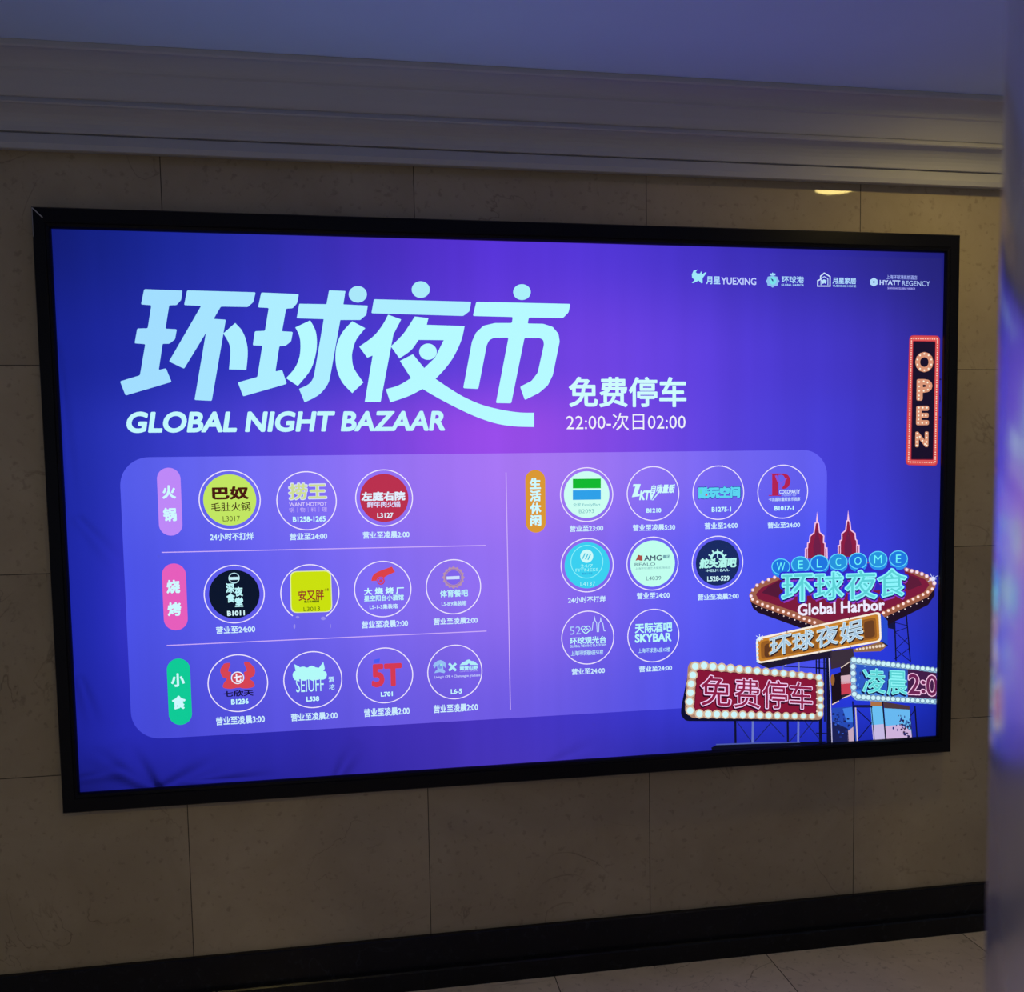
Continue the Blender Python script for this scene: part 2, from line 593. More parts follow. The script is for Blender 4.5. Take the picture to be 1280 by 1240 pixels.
def glyphs(body, bold, spacing=1.0):
    """outline mesh of a line of type; bold widens it by a stroke run along its outline, in units of the type size"""
    key = (body, bold, spacing)
    if key in _TXT:
        return _TXT[key]
    if (body, 0, spacing) not in _TXT:
        _tcu.body = body
        _tcu.size = 1.0
        _tcu.space_character = spacing
        _tcu.resolution_u = 3 if len(body) < 12 else (6 if body.startswith('GLOBAL N') else 2)
        _tcu.fill_mode = 'BOTH'
        dg = bpy.context.evaluated_depsgraph_get()
        ev = _tob.evaluated_get(dg)
        m = ev.to_mesh()
        vs = [(v.co.x, v.co.y) for v in m.vertices]
        fs = [tuple(p.vertices) for p in m.polygons]
        ev.to_mesh_clear()
        _TXT[(body, 0, spacing)] = (vs, fs)
    vs, fs = _TXT[(body, 0, spacing)]
    if bold:
        sv, sf = outline(vs, fs, bold)
        n = len(vs)
        _TXT[key] = (vs + sv, fs + [tuple(n + i for i in f) for f in sf])
    return _TXT[(body, bold if bold else 0, spacing)]


def outline(vs, fs, w):
    """stroke of half-width w along the open edges of a flat mesh, with round joins"""
    idx, rep = {}, []
    for x, y in vs:
        rep.append(idx.setdefault((round(x, 4), round(y, 4)), len(rep)))
    cnt = {}
    for f in fs:
        for i in range(len(f)):
            p, q = rep[f[i]], rep[f[(i + 1) % len(f)]]
            if p != q:
                k = (min(p, q), max(p, q))
                cnt[k] = cnt.get(k, 0) + 1
    V, Fc, seen = [], [], set()
    for (p, q), c in cnt.items():
        if c != 1:
            continue
        a, b = Vector(vs[p]), Vector(vs[q])
        d = (b - a)
        if d.length < 1e-6:
            continue
        d = d.normalized() * w
        nx, ny = -d.y, d.x
        n = len(V)
        V += [(a.x + nx, a.y + ny), (b.x + nx, b.y + ny), (b.x - nx, b.y - ny), (a.x - nx, a.y - ny)]
        Fc.append((n, n + 1, n + 2, n + 3))
        for e in (p, q):
            if e not in seen:
                seen.add(e)
                n = len(V)
                V += [(vs[e][0] + w * math.cos(math.pi * k / 4), vs[e][1] + w * math.sin(math.pi * k / 4)) for k in range(8)]
                Fc.append(tuple(range(n, n + 8)))
    return V, Fc


class Art:
    def __init__(self, base=1):
        self.v, self.f, self.mi, self.mats, self.base = [], [], [], [], base

    def _m(self, rgb):
        m = ink(rgb) if not isinstance(rgb, bpy.types.Material) else rgb
        if m not in self.mats:
            self.mats.append(m)
        return self.mats.index(m)

    def _add(self, pts, faces, rgb, layer):
        n = len(self.v)
        y = YP - 0.00012 * (self.base + layer)
        self.v += [(min(X, LIPX), y, max(Z, LIPZ)) for X, Z in pts]
        k = self._m(rgb)
        for f in faces:
            self.f.append(tuple(n + i for i in f))
            self.mi.append(k)

    def world(self, pts, rgb, layer=0):
        self._add(pts, [tuple(range(len(pts)))], rgb, layer)

    def poly(self, pts, rgb, layer=0, rnd=0.0):
        if rnd:
            pts = rounded(pts, rnd)
        self.world([at(*p) for p in pts], rgb, layer)

    def ell(self, cx, cy, rx, ry, rgb, layer=0, n=24):
        self.poly([(cx + rx * math.cos(2 * math.pi * k / n), cy + ry * math.sin(2 * math.pi * k / n)) for k in range(n)], rgb, layer)

    def circ(self, cx, cy, r, rgb, layer=0, n=56):
        """true circle on the fabric; r in metres"""
        X, Z = at(cx, cy)
        self.world([(X + r * math.cos(2 * math.pi * k / n), Z + r * math.sin(2 * math.pi * k / n)) for k in range(n)], rgb, layer)

    def ring(self, cx, cy, r, w, rgb, layer=0, a0=0.0, a1=360.0, n=72):
        X, Z = at(cx, cy)
        pts, fs = [], []
        for k in range(n + 1):
            a = math.radians(a0 + (a1 - a0) * k / n)
            pts += [(X + r * math.cos(a), Z + r * math.sin(a)), (X + (r - w) * math.cos(a), Z + (r - w) * math.sin(a))]
            if k:
                fs.append((2 * k - 2, 2 * k, 2 * k + 1, 2 * k - 1))
        self._add(pts, fs, rgb, layer)

    def line(self, pts, w, rgb, layer=0, closed=False):
        """polyline of width w (pixels), mitred"""
        P = [Vector(p) for p in pts]
        n = len(P)
        out = []
        for i in range(n):
            a = P[i - 1] if (i or closed) else None
            b = P[(i + 1) % n] if (i < n - 1 or closed) else None
            d1 = (P[i] - a).normalized() if a is not None else None
            d2 = (b - P[i]).normalized() if b is not None else None
            d1 = d1 or d2
            d2 = d2 or d1
            n1, n2 = Vector((-d1.y, d1.x)), Vector((-d2.y, d2.x))
            m = (n1 + n2)
            m = m.normalized() if m.length > 1e-6 else n1
            k = w / 2 / max(0.4, m.dot(n1))
            out += [P[i] + m * k, P[i] - m * k]
        fs = [(2 * i, 2 * i + 2, 2 * i + 3, 2 * i + 1) for i in range(n - 1)]
        if closed:
            fs.append((2 * n - 2, 0, 1, 2 * n - 1))
        self._add([at(p.x, p.y) for p in out], fs, rgb, layer)

    def text(self, body, x0, x1, y0, y1, rgb, layer=1, bold=0.0, shear=0.0, sp=1.0):
        """line of type filling the pixel box, level on the fabric"""
        cx, cy = (x0 + x1) / 2, (y0 + y1) / 2
        XL, XR = at(x0, cy)[0], at(x1, cy)[0]
        ZT, ZB = at(cx, y0)[1], at(cx, y1)[1]
        vs, fs = glyphs(body, bold, sp)
        vs = [(x + shear * y, y) for x, y in vs]
        ax, bx = min(v[0] for v in vs), max(v[0] for v in vs)
        ay, by = min(v[1] for v in vs), max(v[1] for v in vs)
        sx, sy = (XR - XL) / (bx - ax), (ZT - ZB) / (by - ay)
        self._add([(XL + (x - ax) * sx, ZB + (y - ay) * sy) for x, y in vs], fs, rgb, layer)

    def textq(self, body, q, rgb, layer=1, bold=0.0, grow=0.0, shift=(0, 0), tube=0.0):
        """line of type filling a pixel quad (top left, top right, bottom right, bottom left); tube: only its outline, as neon"""
        ref = glyphs(body, 0.0)[0]
        vs, fs = glyphs(body, bold) if not tube else outline(*glyphs(body, 0.0), tube)
        ax, bx = min(v[0] for v in ref), max(v[0] for v in ref)
        ay, by = min(v[1] for v in ref), max(v[1] for v in ref)
        TL, TR, BR, BL = (Vector(p) for p in q)
        pts = []
        for x, y in vs:
            u, v = (x - ax) / (bx - ax), (y - ay) / (by - ay)
            p = (BL * (1 - u) + BR * u) * (1 - v) + (TL * (1 - u) + TR * u) * v
            pts.append(at(p.x + shift[0], p.y + shift[1]))
        self._add(pts, fs, rgb, layer)

    def build(self, name, label=None, uv=False):
        me = bpy.data.meshes.new(name)
        me.from_pydata(self.v, [], self.f)
        me.polygons.foreach_set('material_index', self.mi)
        if uv:
            with_uv(me)
        o = link_obj(name, me, poster, self.mats)
        if label:
            o['label'] = label
        return o


def rounded(pts, r, seg=4):
    out = []
    n = len(pts)
    for i in range(n):
        a, b, c = Vector(pts[i - 1]), Vector(pts[i]), Vector(pts[(i + 1) % n])
        d1, d2 = a - b, c - b
        k = min(r, d1.length * 0.45, d2.length * 0.45)
        p1, p2 = b + d1.normalized() * k, b + d2.normalized() * k
        for s in range(seg + 1):
            t = s / seg
            out.append(tuple(p1 * (1 - t) ** 2 + b * 2 * t * (1 - t) + p2 * t * t))
    return out


def smooth(pts, seg=5):
    """open Catmull-Rom run through the points"""
    P = [Vector(p) for p in pts]
    out = []
    for i in range(len(P) - 1):
        a, b, c, d = P[max(0, i - 1)], P[i], P[i + 1], P[min(len(P) - 1, i + 2)]
        for s in range(seg):
            t = s / seg
            out.append(tuple(0.5 * ((2 * b) + (c - a) * t + (2 * a - 5 * b + 4 * c - d) * t * t + (3 * b - a - 3 * c + d) * t ** 3)))
    out.append(tuple(P[-1]))
    return out


def tr(pts, o, s):
    return [(o[0] + x / s, o[1] + y / s) for x, y in pts]


# ---- the four big title characters, stroke by stroke
A1, A2, A3, A4, S1, S3 = (145, 355), (290, 355), (410, 345), (540, 345), 7.517, 6.36
T1, T2, T3 = (162, 222, 255), (174, 238, 255), (182, 250, 255)  # uneven backlight along the title, put into the ink tones
a = Art(2)
a.poly(tr([(265, 48), (625, 62), (612, 150), (570, 198), (500, 200), (465, 420), (572, 425), (555, 520), (500, 562), (438, 562), (402, 808), (470, 792), (522, 920),
           (90, 1048), (38, 915), (225, 858), (275, 565), (175, 558), (200, 418), (298, 416), (332, 200), (235, 192)], A1, S1), T1, 0, 1.6)
a.poly(tr([(668, 60), (1312, 78), (1290, 170), (1240, 216), (985, 212), (918, 328), (1032, 335), (900, 1098), (738, 1090), (845, 460), (640, 796), (498, 728), (800, 206), (640, 198)], A1, S1), (166, 228, 255), 0, 1.6)
a.poly(tr(smooth([(1120, 366), (1185, 440), (1225, 540), (1238, 650), (1225, 806)]) + smooth([(1062, 802), (1075, 640), (1060, 555), (1008, 465)]), A1, S1), T2, 0)
a.build('title_character')
a = Art(2)
a.poly(tr([(275, 80), (628, 95), (612, 180), (570, 228), (508, 232), (470, 444), (572, 450), (555, 540), (500, 582), (445, 585), (408, 822), (472, 808), (515, 938), (105, 1056), (55, 925),
           (238, 874), (285, 580), (195, 576), (215, 444), (310, 440), (345, 225), (245, 220)], A2, S1), T2, 0, 1.6)
a.poly(tr([(912, 60), (1066, 66), (1046, 192), (1276, 203), (1262, 290), (1205, 338), (1018, 338)] + smooth([(930, 830), (905, 930), (840, 1020), (770, 1070), (682, 1112)])
          + smooth([(630, 985), (715, 945), (760, 890), (778, 820)]) + [(862, 330), (608, 322), (632, 186), (888, 190)], A2, S1), T2, 0, 0.9)
a.ell(290 + 1182 / S1, 355 + 97 / S1, 11.4, 10.3, (170, 232, 250), 0, 40)
a.poly(tr(smooth([(735, 342), (785, 440), (798, 560), (780, 690), (730, 820), (618, 958)]) + smooth([(508, 885), (590, 790), (635, 680), (643, 560), (630, 480), (595, 408)]), A2, S1), T3, 0)
a.poly(tr([(1130, 350)] + smooth([(1252, 415), (1170, 520), (1135, 620), (1128, 700), (1150, 800), (1235, 925)]) + smooth([(1130, 1025), (1040, 930), (990, 820), (972, 700), (985, 570), (1040, 450), (1130, 350)])[:-1], A2, S1), T3, 0)
a.build('title_character')
a = Art(2)
a.poly(tr([(365, 185), (1138, 205), (1125, 280), (1075, 318), (345, 296)], A3, S3), T2, 0, 1.6)
a.ell(410 + 737 / S3, 345 + 108 / S3, 11.3, 10.4, (170, 236, 250), 0, 40)
a.poly(tr([(478, 308), (582, 345), (520, 465), (418, 1002), (292, 1002), (355, 632), (312, 650), (248, 562)] + smooth([(248, 562), (360, 480), (430, 395), (478, 308)])[1:-1], A3, S3), T3, 0, 0.8)
a.poly(tr([(690, 322), (798, 335), (785, 388), (1086, 398)] + smooth([(1086, 398), (1060, 510), (1000, 640), (930, 738), (855, 818)])[1:]
          + smooth([(855, 818), (977, 900), (1087, 965), (1227, 1025), (1387, 1065), (1527, 1085), (1639, 1087)])[1:]
          + smooth([(1639, 1200), (1477, 1195), (1327, 1170), (1167, 1115), (1007, 1040), (860, 962), (752, 898)])
          + smooth([(752, 898), (640, 955), (495, 1005)])[1:] + smooth([(460, 900), (560, 870), (660, 812)]) + [(572, 675), (675, 622), (765, 732), (850, 650), (920, 510), (720, 508)]
          + smooth([(720, 508), (660, 590), (568, 655)])[1:] + smooth([(500, 560), (590, 470), (640, 400), (690, 322)])[:-1], A3, S3), T3, 0)
a.ell(410 + 795 / S3, 345 + 602 / S3, 11, 10.2, T3, 0, 40)
a.build('title_character')
a = Art(2)
a.poly(tr([(352, 205), (1100, 222), (1085, 290), (1040, 335), (770, 330), (760, 378), (885, 380), (960, 405), (1005, 460), (1015, 520), (960, 790), (920, 870), (850, 930), (738, 986), (700, 880),
           (790, 835), (840, 770), (890, 545), (885, 510), (860, 494), (735, 492), (630, 1012), (508, 1010), (608, 490), (490, 492), (455, 510), (435, 550), (368, 898), (248, 892), (318, 520),
           (350, 450), (410, 395), (500, 374), (635, 374), (642, 326), (325, 318)], A4, S3), T3, 0, 1.8)
a.ell(540 + 715 / S3, 345 + 128 / S3, 11, 9.9, (170, 240, 250), 0, 40)
a.build('title_character')

WHT = (200, 250, 255)
a = Art(2)
a.text('GLOBAL NIGHT BAZAAR', 158, 556, 514, 540, (192, 246, 252), 0, 0.035, 0.17)
a.build('english_title')
a = Art(2)
a.text('免费停车', 711, 858, 471, 509, (205, 250, 252), 0, 0.022)
a.text('22:00-次日02:00', 708, 857, 516, 538, (238, 240, 250), 0, 0.0)
a.build('parking_notice')

# ---- sponsor marks along the top right
LG = (172, 214, 252)
o, s = (855, 330), 12.8
a = Art(2)
a.poly(tr([(215, 90), (150, 110), (125, 170), (130, 220), (170, 255), (125, 300), (150, 305), (235, 265), (280, 310), (297, 300), (295, 230), (360, 140), (345, 130), (290, 165), (275, 115), (258, 150), (215, 155), (185, 130)], o, s), (160, 232, 250), 0)
a.text('月星', 882.7, 900.3, 345.4, 355.4, LG, 0, 0.03)
a.text('YUEXING', 901.5, 945.2, 346.8, 356, (190, 205, 255), 0, 0.02)
a.build('sponsor_logo')
o, s = (950, 330), 9.846
a = Art(2)
pts = []
for k in range(40):
    t = 2 * math.pi * k / 40
    r = 72 + 6 * math.cos(8 * t)
    pts.append((155 + r * math.sin(t) * (1.08 if abs(math.sin(t)) > .7 else .95), 212 - r * math.cos(t)))
a.poly(tr(pts, o, s), (140, 190, 240), 0)
a.poly(tr([(120, 140), (128, 115), (142, 122), (155, 102), (168, 122), (185, 115), (190, 140)], o, s), (160, 220, 250), 0)
a.ell(950 + 158 / s, 330 + 205 / s, 4.4, 5.0, (120, 225, 235), 1)
a.poly(tr([(130, 175), (160, 190), (165, 215), (150, 210)], o, s), (40, 60, 140), 2)
a.text('环球港', 977, 1004.8, 345.2, 354, LG, 0, 0.02)
a.text('GLOBAL HARBOR', 976.6, 1004.8, 355, 357.6, LG, 0, 0.02)
a.build('sponsor_logo')
a = Art(2)
a.line(tr([(710, 272), (710, 205), (745, 190), (745, 150), (790, 112), (862, 155), (862, 272)], o, s), 1.5, (205, 225, 255), 0, True)
a.line(tr([(750, 260), (750, 182), (790, 155), (835, 182), (835, 260)], o, s), 1.0, (190, 215, 255), 0)
a.poly(tr([(752, 195), (768, 200), (785, 190), (818, 200), (815, 222), (805, 245), (790, 232), (775, 245), (765, 240)], o, s), (185, 225, 250), 0)
a.text('月星家居', 1040.6, 1070, 346.8, 355, LG, 0, 0.03)
a.text('YUEXING HOME', 1040.6, 1070, 356.2, 358.9, LG, 0, 0.02)
a.build('sponsor_logo')
o, s = (1080, 335), 12.8
a = Art(2)
a.poly(tr([(157, 155), (215, 190), (215, 262), (157, 297), (100, 262), (100, 190)], o, s), (175, 215, 250), 0)
a.ell(1080 + 157 / s, 335 + 225 / s, 1.2, 1.2, (50, 70, 130), 1)
a.text('上海环球港凯悦酒店', 1108.1, 1146.4, 344, 349.2, (165, 180, 250), 0, 0.01)
a.text('HYATT', 1099.5, 1125.3, 350.2, 356.2, (190, 210, 255), 0, 0.03)
a.text('REGENCY', 1127.6, 1162.4, 351.2, 357.4, (180, 205, 255), 0, 0.0)
a.text('SHANGHAI GLOBAL HARBOR', 1109.3, 1144, 359.2, 361.8, (165, 165, 245), 0, 0.02)
a.build('sponsor_logo')

# ---- pale rounded listing panel, with its dividing lines
gx0, gx1 = at(150, 600)[0], at(1033.5, 620)[0]
gz1, gz0 = at(600, 567)[1], at(400, 911.5)[1]
R_ = 0.085
pts = []
for cx, cz_, a0 in ((gx1 - R_, gz1 - R_, 0), (gx0 + R_, gz1 - R_, 90), (gx0 + R_, gz0 + R_, 180), (gx1 - R_, gz0 + R_, 270)):
    for k in range(13):
        t = math.radians(a0 + 90 * k / 12)
        pts.append((cx + R_ * math.cos(t), cz_ + R_ * math.sin(t)))
a = Art(1)
a.world(pts, M_panel, 0)
a.build('listing_panel', 'pale violet rounded panel', True)
for p, q in (((202, 690.5), (607.3, 681.8)), ((208.5, 806.8), (608.2, 788.8)), ((632.5, 590.5), (638, 887))):
    a = Art(2)
    a.line([p, q], 1.1, (205, 175, 250), 0)
    a.build('divider_line')

# ---- upright category tags


def capsule_tag(cx, cy, w, h, rgb, chars, label, size):
    a = Art(2)
    X, Z = at(cx, cy)
    hw = (at(cx + w / 2, cy)[0] - at(cx - w / 2, cy)[0]) / 2
    hh = (at(cx, cy - h / 2)[1] - at(cx, cy + h / 2)[1]) / 2
    pts = [(X + hw * math.cos(math.radians(t)), Z + hh - hw + hw * math.sin(math.radians(t))) for t in range(0, 181, 10)]
    pts += [(X + hw * math.cos(math.radians(t)), Z - hh + hw + hw * math.sin(math.radians(t))) for t in range(180, 361, 10)]
    a.world(pts, rgb, 0)
    for ch, x, y in chars:
        a.text(ch, x - size / 2, x + size / 2, y - size / 2, y + size / 2, (205, 248, 255), 1, 0.045)
    a.build('category_tag', label)


capsule_tag(212.2, 627.2, 29.5, 85, (190, 136, 248), [('火', 211.3, 615), ('锅', 212.3, 643.2)], 'lilac tag', 17)
capsule_tag(218.6, 746.2, 30, 83.5, (230, 94, 188), [('烧', 216.6, 733.3), ('烤', 218, 761.4)], 'pink tag', 17)
capsule_tag(224.3, 864.7, 29, 83, (12, 202, 150), [('小', 222.3, 850), ('食', 223.6, 878)], 'green tag', 17)
capsule_tag(669.4, 626.7, 25, 78.5, (218, 152, 52), [('生', 669, 604.4), ('活', 669.2, 619.8), ('休', 669.5, 635.2), ('闲', 669.6, 650.6)], 'orange tag', 14)

# ---- round shop badges with their caption of opening hours
RW = (238, 230, 255)
CAP = (205, 238, 255)


def badge(cx, cy, rpx, cap, cb, disc=None, dr=None, gap=None):
    a = Art(2)
    r = at(cx + rpx, cy)[0] - at(cx, cy)[0]
    if gap:
        a.ring(cx, cy, r, 0.0031, RW, 0, gap[0], gap[1])
    else:
        a.ring(cx, cy, r, 0.0031, RW, 0)
    if disc:
        a.circ(cx, cy, r * dr, disc, 0)
    if cap:
        a.text(cap, *cb, CAP, 1, 0.024)
    return a


TILL = '营业至24:00'
TWO = '营业至凌晨2:00'
a = badge(287.3, 625, 38.6, '24小时不打烊', (262.5, 317, 666, 675.3), (194, 230, 98), 0.855)
a.text('巴奴', 265, 311, 608, 624.5, (72, 26, 18), 1, 0.045)
a.text('毛肚火锅', 264, 313, 628, 639, (66, 40, 20), 1, 0.01)
a.text('L3017', 278.5, 300, 645, 651.5, (90, 96, 40), 1)
a.build('shop_badge', 'lime green disc badge')
a = badge(383.4, 626, 37.6, TILL, (362, 409, 666, 674.8))
a.text('捞王', 360, 409, 603, 625.2, (214, 222, 245), 1, 0.06)
a.text('捞王', 361.3, 407.7, 604.3, 624, (205, 220, 150), 2, 0.025)
a.text('WANT HOTPOT', 361.4, 408.8, 627.8, 632.8, (210, 196, 250), 1, 0.02)
a.text('锅｜物｜料｜理', 361.4, 408.8, 634, 640.2, (200, 180, 250), 1)
a.text('B1258-1265', 366, 407, 645.4, 652.2, WHT, 1, 0.03)
a.build('shop_badge')
a = badge(480.3, 622.5, 35.9, TWO, (453.5, 511.8, 664, 672.8), (186, 48, 78), 0.84)
a.text('左庭右院', 451.6, 506.6, 614.4, 626, (225, 240, 255), 1, 0.045)
a.text('鲜牛肉火锅', 458.8, 500.4, 626.8, 634.3, (215, 215, 250), 1, 0.03)
a.text('L3127', 471.5, 491.6, 641, 647.4, (225, 240, 255), 1, 0.03)
a.build('shop_badge', 'crimson disc badge')
a = badge(293, 742.7, 38, TILL, (270, 319, 782.3, 791.6), (8, 20, 44), 0.83)
a.ring(292.6, 722.6, 0.0165, 0.0025, (190, 235, 245), 1)
a.poly([(286.5, 721.4), (298.6, 721), (298.4, 724.6), (286.8, 725)], (200, 240, 250), 2)
for ch, x, y in (('深', 287.6, 735), ('食', 288.4, 747.3), ('夜', 298.4, 739.4), ('堂', 298.8, 752.6)):
    a.text(ch, x - 5.2, x + 5.2, y - 6, y + 6, (190, 245, 250), 1, 0.04)
a.text('B1011', 284, 306, 763.2, 769.6, (215, 250, 255), 1, 0.04)
a.build('shop_badge', 'black disc badge')
a = badge(387.5, 741.2, 36.8, None, None, None, None, (-58, 232))
a.poly([(362.4, 714), (413.8, 712.8), (415.6, 764.8), (363.4, 766.4)], (224, 234, 170), 1, 8)
a.poly([(363.6, 715), (412.8, 713.9), (414.4, 764), (364.6, 765.3)], (202, 224, 12), 2, 8)
a.text('安又胖', 373, 405, 737.2, 750.6, (150, 52, 36), 3, 0.02)
a.text('小串', 405.5, 411, 735.2, 739, (120, 110, 20), 3, 0.02)
a.text('炭火羊肉烧烤', 380, 399, 750.4, 753.4, (40, 50, 20), 3, 0.03)
a.text('L3013', 379.5, 400, 758.4, 763.8, (88, 104, 18), 3)
for x, y, w_, h_ in ((372, 771.5, 2.2, 1.6), (404, 773, 3.0, 2.2), (368, 783, 1.2, 3.0), (413.3, 782.5, 0.4, 2.6)):
    a.ell(x, y, w_, h_, (150, 140, 235), 0)
a.build('shop_badge', 'yellow square badge inside a broken ring')
o, s = (440, 695), 7.53
a = badge(478.6, 736.4, 35.7, TWO, (452, 510, 775.2, 784.5))
a.poly(tr(smooth([(182, 235), (196, 185), (250, 145), (375, 100)]) + [(405, 150)] + smooth([(405, 150), (320, 190), (290, 215), (245, 232)])[1:], o, s), (220, 66, 72), 1)
a.ell(440 + 272 / s, 695 + 235 / s, 5.3, 5.3, (122, 92, 236), 2)
a.ring(440 + 272 / s, 695 + 235 / s, 0.0118, 0.0035, (215, 62, 88), 3)
a.circ(440 + 272 / s, 695 + 235 / s, 0.0052, (215, 62, 88), 3, 20)
a.text('大 烧 烤 厂', 455, 505, 734.2, 743, WHT, 1, 0.04)
a.text('星空阳台小酒馆', 455, 504.7, 743.6, 751, (190, 240, 250), 1, 0.035)
a.text('L5-1-3集装箱', 462, 497, 755.2, 761.2, (205, 240, 255), 1, 0.02)
a.build('shop_badge')
a = badge(567, 733.5, 34.4, TWO, (542, 597, 771.8, 780.2))
gx, gy = 566.8, 721.8
pts = []
for k in range(64):
    t = 2 * math.pi * k / 64
    r = 13.2 + 0.9 * math.cos(16 * t)
    pts.append((gx + r * math.cos(t), gy + r * math.sin(t)))
a.poly(pts, (182, 146, 176), 1)
a.ell(gx, gy, 9.4, 9.2, (128, 100, 236), 2)
a.ring(gx, gy, 0.0275, 0.0022, (150, 112, 190), 2)
a.poly([(558.2, 720.6), (574.4, 719.8), (574.5, 723.8), (558.3, 724.4)], (205, 220, 255), 3)
a.text('体育餐吧', 550, 585, 736.8, 746.2, (185, 238, 250), 1, 0.03)
a.text('L5-8,9集装箱', 552, 583, 751.2, 757.6, (195, 232, 252), 1, 0.02)
a.build('shop_badge')
o, s = (190, 800), 5.565
a = badge(297.5, 854, 37.7, '营业至凌晨3:00', (270, 331, 894.6, 905.2))
RD = (214, 68, 84)
a.poly(tr(smooth([(500, 165), (475, 210), (490, 255), (520, 270), (500, 300), (495, 330), (540, 340), (580, 335)]) + smooth([(580, 290), (545, 270), (550, 225), (530, 215), (545, 165), (520, 160), (500, 165)])[:-1], o, s), RD, 1)
a.poly(tr(smooth([(680, 158), (715, 200), (712, 245), (680, 268), (705, 290), (712, 322), (665, 336), (620, 335)]) + smooth([(615, 290), (645, 270), (640, 225), (660, 212), (640, 160), (660, 150), (680, 158)])[:-1], o, s), RD, 1)
a.poly(tr([(560, 290), (630, 285), (640, 330), (555, 335)], o, s), RD, 1)
a.circ(297, 847.2, 0.0195, (232, 238, 255), 2)
a.circ(297, 847.2, 0.0165, (205, 70, 92), 3)
a.text('七', 292, 302, 842, 852.4, (240, 240, 255), 4, 0.05)
a.text('七欣天', 279.3, 317, 862.8, 870.6, (22, 16, 62), 1, 0.03)
a.text('B1236', 289, 310.8, 873.6, 880.2, WHT, 1, 0.04)
a.build('shop_badge', 'badge with a red crab emblem')
a = badge(391.2, 849.6, 36.7, TWO, (363.8, 422, 890.5, 900.2))
cl = [(978, 245), (985, 222), (1008, 212), (1025, 192), (1055, 185), (1080, 192), (1110, 178), (1140, 190), (1170, 195), (1185, 212), (1210, 222), (1216, 245), (1205, 270), (1175, 276), (1150, 268), (1120, 284), (1090, 272), (1060, 284), (1030, 272), (1000, 280), (985, 268)]
a.poly(tr(smooth(cl + [cl[0]], 4)[:-1], o, s), (178, 250, 248), 1)
a.poly(tr([(990, 168), (1025, 185), (1035, 205), (1000, 220)], o, s), (180, 248, 250), 1)
a.poly(tr([(1192, 152), (1202, 200), (1190, 215), (1160, 195)], o, s), (180, 248, 250), 1)
a.text('SEIUFF', 370, 404.7, 848, 864.7, (190, 245, 250), 0, 0.0)
a.text('L538', 383, 399, 870.4, 876.6, WHT, 1, 0.04)
a.text('酒', 410.6, 417.6, 845.6, 853, (190, 235, 255), 1, 0.02)
a.text('坨', 411.2, 418.2, 855, 862.2, (190, 235, 255), 1, 0.02)
a.build('shop_badge', 'badge with a white cloud emblem')
a = badge(481, 844.3, 35.5, TWO, (455, 512, 884.3, 894.9))
a.text('5T', 464.4, 502.5, 829.4, 858.6, (212, 58, 84), 1, 0.045)
a.poly([(468, 824.5), (475, 823), (474, 828.5), (467, 829)], (70, 92, 245), 1)
a.text('L701', 476, 491, 864.6, 870.5, WHT, 1, 0.04)
a.build('shop_badge', 'badge with a red figure and letter')
o, s = (525, 800), 14.22
a = badge(568.7, 840, 34.3, TWO, (542, 597.4, 879.8, 890))
WM = (176, 236, 248)
a.poly(tr([(230, 450), (255, 410), (310, 370), (365, 355), (420, 375), (455, 410), (465, 440), (448, 500), (430, 470), (410, 465), (415, 520), (450, 560), (430, 590), (350, 570), (255, 590), (270, 555), (310, 520), (305, 470), (280, 470), (262, 505)], o, s), (150, 190, 245), 1)
a.ell(525 + 360 / s, 800 + 470 / s, 2.6, 3.0, (120, 150, 235), 2)
a.ell(525 + 375 / s, 800 + 440 / s, 1.4, 1.2, (150, 235, 225), 3)
a.line(tr([(515, 415), (640, 545)], o, s), 3.0, WM, 1)
a.line(tr([(640, 415), (515, 545)], o, s), 3.0, WM, 1)
a.poly(tr([(705, 448), (760, 392), (800, 380), (840, 352), (875, 345), (910, 372), (960, 375), (1030, 436), (1025, 445), (900, 442), (868, 410), (840, 440)], o, s), WM, 1)
a.text('露营山野', 525 + 705 / s, 525 + 1030 / s, 832.4, 837.2, WM, 1, 0.05)
a.text('CAMPING BAZAAR', 525 + 705 / s, 525 + 1030 / s, 838, 839.6, (180, 180, 248), 1, 0.0)
a.text('Living + CFB + Champagne graduate', 543, 600.4, 843.4, 847.6, (196, 204, 252), 1, 0.02)
a.text('L6-5', 563.5, 577.4, 861, 867.2, WHT, 1, 0.03)
a.build('shop_badge', 'badge with two small emblems and a cross')

a = badge(733.4, 618.3, 33.1, '营业至23:00', (712, 754, 656.3, 664.4), (204, 254, 242), 0.855)
a.poly([(716, 598.6), (751, 598.2), (751, 610.2), (716, 610.4)], (16, 184, 48), 1)
a.poly([(716, 612.9), (751, 612.6), (751, 624.4), (716, 624.9)], (46, 160, 232), 1)
a.text('全家 FamilyMart', 716.3, 750.4, 628.6, 633.4, (96, 178, 190), 1, 0.0)
a.text('B2093', 723.6, 742.4, 636.4, 641.4, (120, 190, 190), 1, 0.0)
a.build('shop_badge', 'white disc badge with green and blue bars')
o, s = (695, 580), 7.758
a = badge(816.4, 617, 32.7, '营业至凌晨5:30', (791, 844, 655.2, 663.4))
LT = (205, 250, 252)
a.poly(tr([(750, 195), (822, 195), (790, 290), (815, 292), (808, 312), (735, 322), (770, 218), (745, 220)], o, s), LT, 1)
a.text('KTV', 799, 819, 613, 625.2, LT, 1, 0.05, 0.25)
a.text('自嗨量贩', 813, 844, 605.4, 616.6, LT, 1, 0.03, 0.25)
a.poly(tr([(930, 350), (1000, 262), (1010, 268), (940, 352)], o, s), LT, 1)
a.text('B1210', 808, 826.5, 635.2, 640.8, WHT, 1, 0.04)
a.build('shop_badge')
a = badge(898, 615.9, 32.1, TILL, (880.7, 922, 653, 661))
